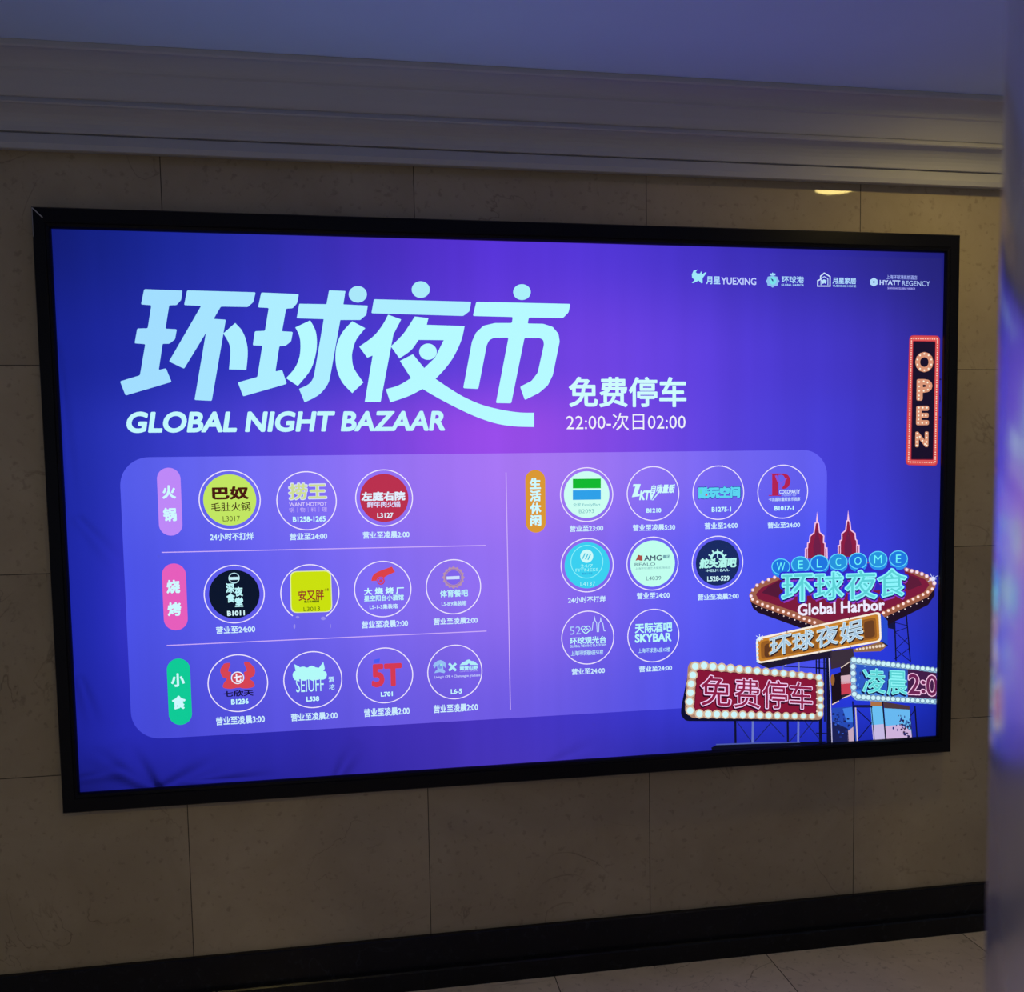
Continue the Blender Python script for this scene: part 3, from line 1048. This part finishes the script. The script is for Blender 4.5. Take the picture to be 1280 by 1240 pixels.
a.text('酷玩空间', 871.6, 926.2, 607.4, 623.8, (40, 60, 160), 1, 0.085)
a.text('酷玩空间', 872.6, 925.2, 608.2, 623, (92, 212, 240), 2, 0.06)
a.ell(883, 618.6, 1.3, 1.3, (225, 70, 110), 3)
a.ell(876, 614.5, 1.6, 3.2, (90, 220, 200), 3)
a.text('B1275-1', 889.6, 913.8, 633.6, 639.7, WHT, 1, 0.03)
a.build('shop_badge', 'badge with light blue lettering')
o, s = (940, 575), 13.78
a = badge(978.5, 614.6, 31.5, TILL, (959.6, 1000, 652.6, 660))
PR = (178, 34, 82)
a.poly(tr([(345, 235), (455, 235), (455, 610), (345, 610)], o, s), PR, 1)
a.poly(tr([(290, 232), (500, 232), (500, 246), (290, 246)], o, s), PR, 1)
a.poly(tr([(285, 604), (500, 604), (500, 618), (285, 618)], o, s), PR, 1)
a.poly(tr([(455, 235), (540, 232)] + smooth([(540, 232), (620, 262), (660, 350), (640, 440), (585, 490), (520, 500)])[1:] + [(520, 470)] + smooth([(520, 470), (560, 420), (570, 350), (550, 280), (510, 255)])[1:] + [(455, 258)], o, s), PR, 1)
a.line(tr([(410, 265), (450, 360), (505, 410), (480, 500)], o, s), 2.6, (132, 84, 226), 2)
a.line(tr([(590, 315), (540, 370), (500, 410)], o, s), 2.0, (132, 84, 226), 2)
a.text('COCOPARTY', 974, 1000, 612, 617.2, (205, 220, 255), 2, 0.04)
a.text('Fashion Bar', 978.5, 995.5, 617.2, 620.2, (160, 175, 250), 2, 0.02)
a.text('卡派国际量贩音乐酒廊', 960.7, 1000, 621.6, 626.4, (190, 210, 252), 2, 0.03)
a.text('B1017-1', 968, 992, 632.2, 638, WHT, 1, 0.04)
a.build('shop_badge', 'badge with a big red letter')
o, s = (700, 670), 8.533
a = badge(734, 706.6, 33, '24小时不打烊', (710, 757, 745.4, 753.4), (58, 208, 240), 0.85)
a.ring(733.6, 702.2, 0.0545, 0.0025, (140, 240, 250), 1)
a.circ(733.4, 695.2, 0.0215, (205, 250, 250), 1)
for dx, dy in ((-3.6, 0), (0, 0.6), (3.2, 1.2)):
    a.line([(731.6 + dx, 698.6 + dy), (734.9 + dx, 691.6 + dy)], 1.5, (85, 200, 225), 2)
a.text('24/7', 726, 741, 705.4, 709.4, (165, 250, 250), 1, 0.0)
a.text('FITNESS', 719.5, 748, 710.4, 714.2, (165, 250, 250), 1, 0.0)
a.text('健身工作室', 727.5, 740.5, 715.6, 718.2, (40, 120, 190), 1, 0.0)
a.text('L4137', 725.5, 744, 727.2, 732.2, (170, 245, 252), 1, 0.0)
a.build('shop_badge', 'cyan disc badge')
a = badge(815.8, 704.5, 32.4, TILL, (796, 837, 740.2, 748.5), (192, 254, 238), 0.858)
a.poly(tr([(805, 265), (835, 200), (865, 210), (878, 195), (880, 265), (850, 262), (835, 255)], o, s), (168, 78, 68), 1)
a.text('AMG', 805, 827, 694, 700.8, (66, 84, 108), 1, 0.02)
a.text('集团', 828.4, 837.6, 693.6, 698, (90, 140, 160), 1, 0.02)
a.text('REALO', 793.4, 819, 703.4, 707.4, (86, 122, 140), 1, 0.0)
a.text('上海环球港艺术摄影旗舰店', 794, 838.2, 708.6, 711.4, (120, 175, 180), 1, 0.0)
a.text('L4039', 807.8, 826.3, 720.2, 725.2, (100, 140, 150), 1, 0.0)
a.build('shop_badge', 'white disc badge with grey lettering')
o, s = (850, 660), 11.636
a = badge(897, 703.4, 32, TWO, (872, 923.5, 741.8, 749.6), (24, 42, 98), 0.845)
wx, wy = 896.9, 698.8
a.ring(wx, wy, 0.0262, 0.0075, (178, 246, 240), 1)
for t in (-64, -32, 0, 32, 64):
    c_, s_ = math.sin(math.radians(t)), -math.cos(math.radians(t))
    a.line([(wx + c_ * 8, wy + s_ * 8), (wx + c_ * 12.4, wy + s_ * 12.4)], 1.7, (185, 246, 244), 1)
a.line([(wx, wy), (wx, wy - 8)], 1.4, (178, 246, 240), 1)
a.poly([(873.6, 698.6), (920.8, 697), (921.4, 710.2), (872.4, 711)], (24, 42, 98), 2)
a.text('舵头酒吧', 874, 920.6, 697.2, 710, (178, 246, 236), 3, 0.055, 0.1)
a.text('-HELM BAR-', 882, 912, 711.2, 714.6, (185, 235, 245), 3, 0.02)
a.text('L528-529', 884, 911.7, 720, 726.2, (205, 248, 252), 3, 0.03)
a.build('shop_badge', 'navy disc badge with a ship wheel emblem')
o, s = (690, 750), 7.53
a = badge(734.8, 797, 32.9, TILL, (714.6, 756, 834.8, 842.8))
a.text('52', 712.2, 726, 783, 793.2, (170, 205, 250), 1, 0.0)
hp = [(318, 262), (335, 245), (352, 248), (362, 270), (345, 295), (318, 318), (290, 295), (275, 270), (285, 248), (302, 246)]
a.line(tr(hp, o, s), 1.1, (195, 250, 250), 1, True)
a.line(tr([(290, 280), (305, 270), (315, 290), (330, 268), (345, 282)], o, s), 0.9, (195, 250, 250), 1)
a.line(tr([(360, 285), (378, 285), (385, 215), (400, 190), (402, 155), (405, 190), (420, 215), (425, 298), (438, 298), (442, 220), (455, 198), (458, 165), (462, 198), (478, 220), (490, 290), (505, 290)], o, s), 0.9, (200, 225, 255), 1)
a.text('环球观光台', 712.3, 757.7, 795.6, 804.8, (190, 245, 252), 1, 0.03)
a.text('GLOBAL VIEWING PLATFORM', 712.3, 757.7, 805.3, 808.6, (190, 225, 252), 1, 0.02)
a.text('上海环球港B座51楼', 713.6, 754, 812.8, 819, (190, 235, 252), 1, 0.012)
a.build('shop_badge', 'badge with a heart and tower line drawing')
a = badge(816.8, 794.5, 32.3, TILL, (799, 840, 831.8, 839.2))
a.text('天际酒吧', 793.6, 840.3, 778.4, 790.7, (185, 248, 250), 1, 0.03)
a.text('SKYBAR', 793.6, 839.4, 791.6, 802.6, (185, 248, 250), 1, 0.04)
a.text('上海环球港A座47楼', 797.8, 837.4, 809.6, 815.5, (185, 230, 252), 1, 0.012)
a.build('shop_badge')


# ---- pictures of lit signs in the lower right corner and at the right edge
def lerp(p, q, t):
    return (p[0] + (q[0] - p[0]) * t, p[1] + (q[1] - p[1]) * t)


def bulbs(a, pts, n, r0, r1, rgb, layer, halo=None):
    """n round bulbs spread evenly along a pixel polyline"""
    P = [Vector(p) for p in pts]
    L = [(P[i + 1] - P[i]).length for i in range(len(P) - 1)]
    T = sum(L)
    for k in range(n):
        d = T * k / max(1, n - 1)
        i = 0
        while i < len(L) - 1 and d > L[i]:
            d -= L[i]
            i += 1
        p = P[i].lerp(P[i + 1], min(1, d / L[i]))
        r = r0 + (r1 - r0) * k / max(1, n - 1)
        if halo:
            a.ell(p.x, p.y, r * 1.45, r * 1.45, halo, layer - 1, 12)
        a.ell(p.x, p.y, r, r, rgb, layer, 14)


o, s = (1110, 400), 6.2
a = Art(4)
a.poly(tr([(165, 118), (402, 122), (383, 1132), (135, 1124)], o, s), (196, 58, 72), 0, 5.5)
a.poly(tr([(172, 126), (395, 130), (376, 1124), (143, 1116)], o, s), (220, 84, 84), 1, 5)
a.poly(tr([(192, 162), (368, 165), (350, 1085), (175, 1083)], o, s), (120, 16, 46), 2, 1.5)
a.poly(tr([(196, 168), (364, 170), (346, 1078), (181, 1078)], o, s), (22, 12, 40), 3, 1.5)
P_ = tr([(181, 145), (383, 148), (364, 1105), (158, 1100), (181, 145)], o, s)
bulbs(a, P_, 130, 0.8, 0.8, (255, 214, 196), 4)
for ch, b in (('O', (210, 350, 248, 405)), ('P', (220, 342, 458, 625)), ('E', (217, 317, 665, 815)), ('N', (210, 312, 865, 985))):
    x0, x1, y0, y1 = (1110 + b[0] / s, 1110 + b[1] / s, 400 + b[2] / s, 400 + b[3] / s)
    a.text(ch, x0, x1, y0, y1, (216, 148, 118), 4, 0.06)
dots = {'O': [(280 + 56 * math.sin(t * math.pi / 5), 326 - 64 * math.cos(t * math.pi / 5)) for t in range(10)],
        'P': [(240, 480), (240, 515), (240, 550), (238, 585), (236, 612), (275, 475), (305, 485), (322, 512), (308, 540), (275, 550)],
        'E': [(238, 680), (236, 710), (236, 740), (235, 770), (232, 798), (268, 680), (300, 680), (265, 740), (292, 740), (264, 798), (296, 798)],
        'N': [(225, 880), (224, 912), (222, 945), (221, 972), (245, 905), (265, 935), (285, 962), (298, 880), (298, 912), (298, 945), (298, 972)]}
for v in dots.values():
    for x, y in v:
        a.ell(1110 + x / s, 400 + y / s, 1.15, 1.15, (255, 238, 215), 5, 10)
for y in (460, 752):
    a.line(tr([(398, y), (432, y)], o, s), 1.6, (20, 15, 50), 0)
a.line(tr([(400, 640), (432, 570)], o, s), 0.8, (25, 20, 70), 0)
a.line(tr([(400, 580), (432, 640)], o, s), 0.8, (25, 20, 70), 0)
a.build('open_sign_picture', 'red bordered upright sign reading OPEN')

# scaffold, posts and the photographed background of the sign cluster
K = (12, 14, 44)
o, s = (1020, 810), 7.53
a = Art(2)
for (p, q, w) in (((120, 40), (150, 900), 1.0),):
    a.line(tr([p, q], o, s), w, (205, 200, 235), 3)
a.poly(tr([(95, 60), (122, 60), (150, 895), (100, 900)], o, s), K, 2)
for y in (130, 190, 800):
    a.line(tr([(0, y), (100, y + 4)], o, s), 1.2, K, 1)
a.line(tr([(30, 60), (35, 890)], o, s), 1.8, K, 1)
a.poly(tr([(128, 60), (340, 30), (340, 120), (230, 180), (140, 200)], o, s), (58, 44, 62), 1)
a.poly(tr([(140, 262), (232, 225), (240, 480), (150, 540)], o, s), (24, 14, 26), 3)
a.ell(1020 + 155 / s, 810 + 300 / s, 2.6, 7, (150, 96, 50), 4)
a.poly(tr([(228, 182), (328, 112), (336, 440), (240, 476)], o, s), (44, 30, 42), 3)
a.poly(tr([(232, 262), (326, 250), (332, 330), (236, 340)], o, s), (214, 178, 190), 4)
a.poly(tr([(234, 318), (330, 310), (334, 425), (238, 440)], o, s), (200, 62, 82), 4)
a.line(tr([(232, 186), (326, 124)], o, s), 1.0, (235, 215, 205), 5)
a.line(tr([(150, 532), (215, 498)], o, s), 1.2, (235, 205, 190), 5)
a.line(tr([(245, 474), (335, 438)], o, s), 1.2, (235, 205, 190), 5)
a.poly(tr([(150, 565), (340, 552), (388, 880), (152, 888)], o, s), (38, 74, 182), 1)
a.poly(tr([(152, 690), (300, 760), (310, 884), (152, 888)], o, s), (26, 32, 84), 2)
a.poly(tr([(300, 780), (352, 740), (360, 882), (300, 884)], o, s), (196, 168, 190), 2)
a.poly(tr([(250, 570), (338, 556), (352, 700), (290, 700)], o, s), (66, 128, 225), 2)
a.line(tr([(345, 500), (362, 884)], o, s), 1.6, K, 3)
a.line(tr([(372, 560), (388, 882)], o, s), 1.6, (205, 190, 205), 3)
a.poly(tr([(512, 548), (622, 540), (652, 866), (538, 870)], o, s), (106, 190, 242), 1)
a.poly(tr([(524, 725), (640, 715), (652, 866), (538, 870)], o, s), (196, 184, 226), 2)
a.poly(tr([(512, 500), (620, 510), (622, 548), (514, 545)], o, s), (170, 112, 70), 3)
a.poly(tr([(640, 560), (882, 572), (902, 842), (662, 860)], o, s), (104, 184, 240), 1)
a.poly(tr([(650, 735), (800, 720), (895, 780), (902, 842), (662, 860)], o, s), (206, 178, 218), 2)
a.poly(tr([(632, 505), (880, 545), (882, 580), (640, 565)], o, s), (76, 54, 62), 3)
rng = random.Random(5)
for k in range(70):
    x, y = rng.gauss(845, 38), rng.gauss(745, 62)
    if 700 < x < 892 and 580 < y < 842:
        a.ell(1020 + x / s, 810 + y / s, rng.uniform(.4, 1.7), rng.uniform(.4, 1.9), rng.choice(((40, 28, 70), (58, 36, 70), (30, 50, 130))), 3, 8)
for k in range(40):
    x, y = rng.gauss(220, 45), rng.gauss(690, 80)
    if 156 < x < 330 and 580 < y < 870:
        a.ell(1020 + x / s, 810 + y / s, rng.uniform(.5, 2), rng.uniform(.5, 2), rng.choice(((28, 44, 120), (24, 30, 84), (50, 92, 205))), 3, 8)
a.line(tr([(520, 545), (548, 868)], o, s), 1.0, K, 4)
a.line(tr([(625, 500), (655, 866)], o, s), 1.8, K, 4)
a.line(tr([(882, 560), (905, 842)], o, s), 1.0, (40, 44, 110), 4)
a.line(tr([(930, 545), (950, 838)], o, s), 1.8, K, 2)
a.line(tr([(355, 548), (530, 548)], o, s), 3.4, (24, 26, 74), 2)
a.line(tr([(380, 575), (522, 705), (395, 860)], o, s), 1.1, K, 2)
a.line(tr([(885, 645), (935, 575)], o, s), 1.1, K, 2)
a.build('sign_scaffold_picture')
a = Art(2)
# lattice towers above the right-hand sign
a.line([(1118, 772), (1120, 826)], 1.7, K, 1)
a.line([(1132.5, 764), (1138, 828)], 1.5, K, 1)
for p, q in (((1118, 778), (1134, 782)), ((1118, 790), (1135, 784)), ((1119, 790), (1136, 806)), ((1119, 812), (1136, 796)), ((1120, 812), (1137, 826)), ((1118, 824), (1137, 810))):
    a.line([p, q], 0.8, K, 1)
a.poly([(1109, 774), (1119, 772), (1119, 787), (1110, 785)], (18, 20, 62), 2)
a.build('lattice_tower_picture')
a = Art(2)
# legs and base under the left sign
for x in (919, 984.5, 1026):
    a.line([(x, 896), (x + .4, 929)], 2.6, K, 1)
for x in (941, 998):
    a.line([(x, 898), (x - .4, 931)], 2.6, (104, 118, 196), 2)
for p, q in (((921, 902), (940, 928)), ((962, 902), (980, 921)), ((944, 926), (964, 903)), ((1000, 922), (1016, 902)), ((986, 928), (1000, 912)), ((1006, 902), (1026, 926))):
    a.line([p, q], 1.1, (26, 32, 96), 1)
a.poly([(889, 934.5), (897, 930.5), (1032, 926.5), (1032, 931), (890, 938.5)], (10, 12, 34), 3)
a.line([(895, 930.6), (941, 929), (1000, 927.6)], 1.5, (78, 92, 170), 4)
a.line([(978, 802), (978.5, 842)], 1.6, (96, 106, 180), 1)
a.line([(998, 800), (998.5, 842)], 2.2, (120, 128, 190), 3)
a.line([(981, 832), (1012, 806)], 1.2, (190, 180, 200), 3)
a.line([(1020, 800), (1021, 900)], 1.6, K, 1)
a.line([(1030, 800), (1031, 902)], 2.4, (20, 24, 80), 1)
a.line([(980, 833), (1030, 835)], 1.0, K, 1)
a.build('sign_leg_picture')

# the lozenge sign with its roof lettering
a = Art(7)
o, s = (1000, 640), 14.22
for q in ([(92, 830), (95, 650), (130, 635), (135, 550), (165, 540), (175, 430), (245, 370), (270, 195), (292, 188), (300, 20), (310, 188), (325, 195), (345, 360), (420, 425), (415, 540), (440, 560), (442, 640), (475, 640), (480, 830)],
          [(678, 800), (678, 600), (710, 590), (710, 510), (740, 495), (740, 385), (810, 325), (828, 160), (846, 150), (853, -10), (862, 150), (882, 165), (900, 320), (975, 380), (985, 485), (1005, 505), (1010, 590), (1045, 590), (1045, 790)]):
    a.poly(tr(q, o, s), (138, 28, 66), 0)
    a.line(tr(q, o, s), 1.5, (246, 196, 232), 2)
    m_ = len(q) // 2
    cx_ = q[m_][0]
    a.poly(tr([(cx_ - 8, 330), (cx_ + 8, 330), (cx_ + 70, 600), (cx_ + 60, 780), (cx_ - 60, 780), (cx_ - 70, 600)], o, s), (110, 30, 72), 1)
    for x_, e in ((q[0][0] + 36, 640), (q[-1][0] - 42, 590)):
        a.line(tr([(x_, 580), (x_, 830)], o, s), 1.1, (240, 185, 228), 2)
face = [(972, 719), (946, 730.5), (936, 743), (938.5, 752.5), (952, 759), (1032, 787), (1062, 796), (1100, 774), (1160, 746), (1169, 734), (1168, 725), (1155, 716.5), (1128, 708), (1090, 703), (1000, 708)]
a.poly([(936.5, 748), (941, 760), (948, 766), (1012, 789), (1040, 796), (1100, 786), (1160, 756), (1168, 744), (1168, 734), (1100, 772), (1040, 788)], (30, 14, 36), 1)
a.poly(face, (158, 96, 74), 2)
a.poly([(979, 722), (951, 735), (944.5, 743), (948, 749), (1036, 779), (1062, 790), (1097, 768), (1155, 740), (1161.5, 731), (1157, 724.5), (1130, 713), (1090, 705), (1000, 710)], (124, 26, 60), 3)
a.poly([(979, 723), (960, 733), (952, 741), (975, 748), (985, 735), (982, 724)], (84, 24, 56), 4)
a.poly([(1132, 717), (1148, 723), (1152, 731), (1135, 738), (1128, 730)], (92, 26, 56), 4)
a.poly([(984, 712), (1000, 708), (1128, 702), (1132, 722), (1098, 738), (1060, 738), (1020, 744), (984, 746)], (52, 40, 188), 4)
BW = (255, 232, 228)
bulbs(a, [(968, 721.5), (956, 726), (945, 732), (939.5, 739), (938.5, 745)], 6, 1.6, 1.6, BW, 6, (196, 150, 190))
bulbs(a, [(940.5, 749), (952, 755), (1018, 778)], 13, 1.7, 1.7, BW, 6, (190, 116, 90))
bulbs(a, [(945, 758), (1014, 782)], 11, 0.8, 0.8, (250, 225, 225), 6)
bulbs(a, [(1104, 766), (1158, 741), (1165, 736)], 11, 1.7, 1.7, BW, 6, (196, 120, 84))
bulbs(a, [(1109, 771), (1160, 748)], 8, 0.8, 0.8, (250, 225, 225), 6)
bulbs(a, [(1133, 712), (1148, 715.5), (1162, 722), (1167.5, 729)], 7, 1.7, 1.9, BW, 6, (200, 150, 190))
for k in range(8):      # starburst of the brightest bulb at the right tip
    t = math.pi * k / 4 + 0.25
    L_ = 7.5 if k % 2 else 4.2
    a.line([(1166, 723), (1166 + min(7.0, L_ * math.cos(t)), 723 + L_ * math.sin(t))], 0.7, (206, 216, 255), 6)
a.ell(1166, 723.5, 2.6, 2.6, (225, 230, 255), 6)
discs = [('W', 975.8, 708.3), ('E', 1000.3, 705.5), ('L', 1023.9, 704), ('C', 1047.5, 702.2), ('O', 1072, 701), ('M', 1097.2, 699), ('E', 1122.8, 698.3)]
for i, (ch, x, y) in enumerate(discs):
    a.ell(x + .3, y + 4.0, 11.4, 9.8, (40, 140, 236), 5, 28)
    a.ell(x, y, 11.7, 10.3, (96, 220, 252), 6, 32)
    a.ell(x, y, 10.6, 9.2, (30, 118, 224) if i % 2 == 0 else (38, 146, 222), 7, 32)
    w_ = {'W': 5.2, 'M': 5.0, 'O': 4.4, 'C': 3.4}.get(ch, 3.2)
    a.text(ch, x - w_, x + w_, y - 5.2, y + 5.2, (112, 250, 252), 8)
for ch, x0, x1, y0, y1 in (('环', 977.6, 1015, 718, 751), ('球', 1018, 1053.4, 715.5, 748.6), ('夜', 1057, 1094.6, 713.5, 748.4), ('食', 1097.2, 1132, 711.5, 744.8)):
    q = [(x0, y0 + .6), (x1, y0 - .6), (x1, y1 - 1.2), (x0, y1 + 1.2)]
    a.textq(ch, q, (44, 44, 214), 8, 0.105)
    a.textq(ch, q, (150, 60, 190), 8, 0.02, 0, (1.5, 5.0))
    a.textq(ch, q, (24, 24, 90), 9, 0.03, 0, (0.6, 2.4))
    a.textq(ch, q, (140, 244, 252), 10, 0.048)
    a.textq(ch, q, (92, 208, 214), 11)
a.textq('Global Harbor', [(997, 755.2), (1104.6, 748.8), (1105, 762.6), (997, 769.4)], (238, 234, 255), 9, 0.03)
a.build('welcome_sign_picture', 'red lozenge sign with blue disc letters')

# slanted golden sign
o, s = (930, 760), 6.4
a = Art(20)
a.poly(tr([(105, 440), (490, 372), (700, 335), (700, 395), (440, 432), (190, 482)], o, s), (28, 22, 46), 0)
a.poly(tr([(690, 345), (870, 322), (880, 420), (770, 440), (690, 420)], o, s), (58, 46, 60), 0)
a.poly(tr([(870, 330), (1090, 268), (1145, 298), (1090, 345), (880, 352)], o, s), (146, 104, 70), 0)
bulbs(a, tr([(900, 330), (1110, 300)], o, s), 9, 1.3, 1.9, (236, 216, 196), 1)
a.poly(tr([(1090, 40), (1146, 102), (1146, 300), (1096, 265)], o, s), (38, 76, 206), 0)
a.line(tr([(1146, 300), (1096, 268)], o, s), 1.3, (14, 16, 60), 2)
Q = tr([(92, 238), (1088, 26), (1098, 268), (98, 446)], o, s)
a.poly(Q, (250, 240, 226), 2, 6)
Q2 = tr([(108, 252), (1072, 44), (1082, 256), (114, 430)], o, s)
a.poly(Q2, (196, 128, 44), 3, 5)
a.poly(tr([(130, 270), (1050, 72), (1062, 240), (135, 408)], o, s), (150, 92, 36), 4, 4)
a.poly(tr([(160, 290), (240, 272), (240, 385), (160, 396)], o, s), (96, 56, 32), 5, 4)
a.poly(tr([(955, 110), (1035, 92), (1045, 228), (960, 246)], o, s), (104, 62, 34), 5, 4)
for t in (0.25, .5, .75):
    for e in ((Q[0], Q[1]), (Q[3], Q[2])):
        p = lerp(e[0], e[1], t)
        a.line([(p[0], p[1] - 1.6), (p[0], p[1] + 1.8)], 0.9, (70, 50, 40), 5)
for ch, b in (('环', (205, 370, 222, 368)), ('球', (385, 550, 184, 334)), ('夜', (577, 745, 142, 300)), ('娱', (767, 945, 102, 264))):
    x0, x1, y0, y1 = b
    d = (x1 - x0) * 0.12
    q = tr([(x0, y0 + d), (x1, y0 - d), (x1, y1 - d), (x0, y1 + d)], o, s)
    a.textq(ch, q, (214, 150, 58), 6, 0.07)
    a.textq(ch, q, (44, 28, 34), 7, 0.03, 0, (1.0, 1.6))
    a.textq(ch, q, (210, 234, 248), 8, 0.03)
    a.textq(ch, q, (164, 196, 222), 9)
for k in range(6):
    t = math.pi * k / 3 + .5
    a.line([(949, 797), (949 + 5 * math.cos(t), 797 + 5 * math.sin(t))], 0.7, (220, 236, 255), 5)
a.ell(949, 798, 2.4, 2.4, (226, 244, 255), 6)
bulbs(a, tr([(104, 262), (106, 425)], o, s), 6, 1.5, 1.5, (200, 232, 248), 5)
a.build('golden_sign_picture', 'slanted golden sign')

# red parking sign ringed with bulbs
o, s = (845, 820), 6.4
a = Art(32)
a.poly(tr([(105, 72), (40, 400), (35, 470), (75, 518), (1140, 522), (1172, 490), (1172, 300), (200, 60)], o, s), (10, 12, 46), 0, 4)
a.poly(tr([(112, 44), (1140, 142), (1174, 190), (1174, 480), (1148, 508), (125, 494), (68, 440), (92, 80)], o, s), (172, 132, 112), 1, 4)
a.poly(tr([(162, 104), (1120, 184), (1120, 464), (138, 442)], o, s), (98, 12, 44), 2, 3)
a.poly(tr([(168, 112), (1114, 190), (1114, 456), (145, 434)], o, s), (134, 20, 54), 3, 3)
BB = (206, 246, 250)
HL = (214, 186, 160)
bulbs(a, tr([(150, 80), (215, 74), (290, 82), (1090, 160), (1138, 168)], o, s), 15, 4.2, 3.1, BB, 5, HL)
bulbs(a, tr([(132, 150), (118, 222), (112, 290), (106, 360), (110, 434)], o, s), 5, 4.2, 4.2, BB, 5, HL)
bulbs(a, tr([(184, 460), (1100, 480), (1148, 460)], o, s), 15, 4.2, 2.9, BB, 5, HL)
bulbs(a, tr([(1150, 222), (1152, 400)], o, s), 4, 3.0, 2.9, BB, 5, HL)
bulbs(a, tr([(1120, 235), (1122, 440)], o, s), 5, 1.0, 1.0, (255, 225, 215), 5)
for ch, b in (('免', (197, 433, 152, 392)), ('费', (462, 664, 176, 408)), ('停', (688, 884, 190, 412)), ('车', (905, 1084, 204, 414))):
    x0, x1, y0, y1 = b
    q = tr([(x0, y0), (x1, y0 + 12), (x1, y1 + 8), (x0, y1)], o, s)
    a.textq(ch, q, (52, 8, 36), 5, 0.04, 0, (-1.0, 2.0))
    a.textq(ch, q, (246, 208, 248), 6, 0.036)
    a.textq(ch, q, (140, 28, 70), 7, 0.006)
a.build('parking_sign_picture', 'dark red sign ringed with white bulbs')

# opening-hours sign, cut by the edge of the print
o, s = (1020, 810), 7.53
a = Art(20)
a.poly(tr([(340, 92), (1152, 196), (1152, 528), (365, 490), (330, 440), (322, 120)], o, s), (140, 190, 222), 0, 2.5)
a.poly(tr([(365, 150), (860, 196), (860, 462), (372, 440)], o, s), (44, 88, 196), 1)
a.poly(tr([(850, 195), (1152, 232), (1152, 478), (850, 460)], o, s), (66, 28, 72), 1)
a.poly(tr([(365, 400), (860, 420), (860, 462), (372, 440)], o, s), (70, 132, 226), 2)
rng = random.Random(9)
for k in range(40):
    a.ell(1020 + rng.uniform(375, 650) / s, 810 + rng.uniform(170, 430) / s, rng.uniform(.4, 1.4), rng.uniform(.4, 1.6), rng.choice(((36, 60, 160), (90, 150, 232), (60, 50, 150))), 3, 8)
BC = (206, 244, 250)
bulbs(a, tr([(352, 112), (1138, 206)], o, s), 18, 3.0, 2.3, BC, 4, (120, 150, 180))
bulbs(a, tr([(344, 172), (348, 360), (356, 432)], o, s), 5, 2.9, 2.9, BC, 4, (130, 150, 190))
bulbs(a, tr([(396, 458), (1138, 504)], o, s), 17, 2.9, 2.2, BC, 4, (120, 150, 180))
for ch, b in (('凌', (438, 645, 192, 418)), ('晨', (668, 850, 212, 432))):
    x0, x1, y0, y1 = b
    q = tr([(x0, y0), (x1, y0 + 10), (x1, y1 + 6), (x0, y1)], o, s)
    a.textq(ch, q, (14, 24, 76), 5, 0.04, 0, (-1.2, 1.8))
    a.textq(ch, q, (140, 244, 246), 6, 0.032)
    a.textq(ch, q, (92, 210, 212), 7)
for ch, b in (('2', (866, 972, 242, 428)), (':', (988, 1022, 305, 420)), ('0', (1034, 1138, 256, 444))):
    x0, x1, y0, y1 = b
    q = tr([(x0, y0), (x1, y0 + 6), (x1, y1 + 4), (x0, y1)], o, s)
    a.textq(ch, q, (248, 196, 232), 6, 0.045)
    a.textq(ch, q, (110, 36, 84), 7, 0.012)
a.line(tr([(1148, 300), (1150, 420)], o, s), 1.0, (236, 180, 220), 6)
a.build('hours_sign_picture', 'blue bulb sign with the closing hour')

bpy.data.objects.remove(_tob)
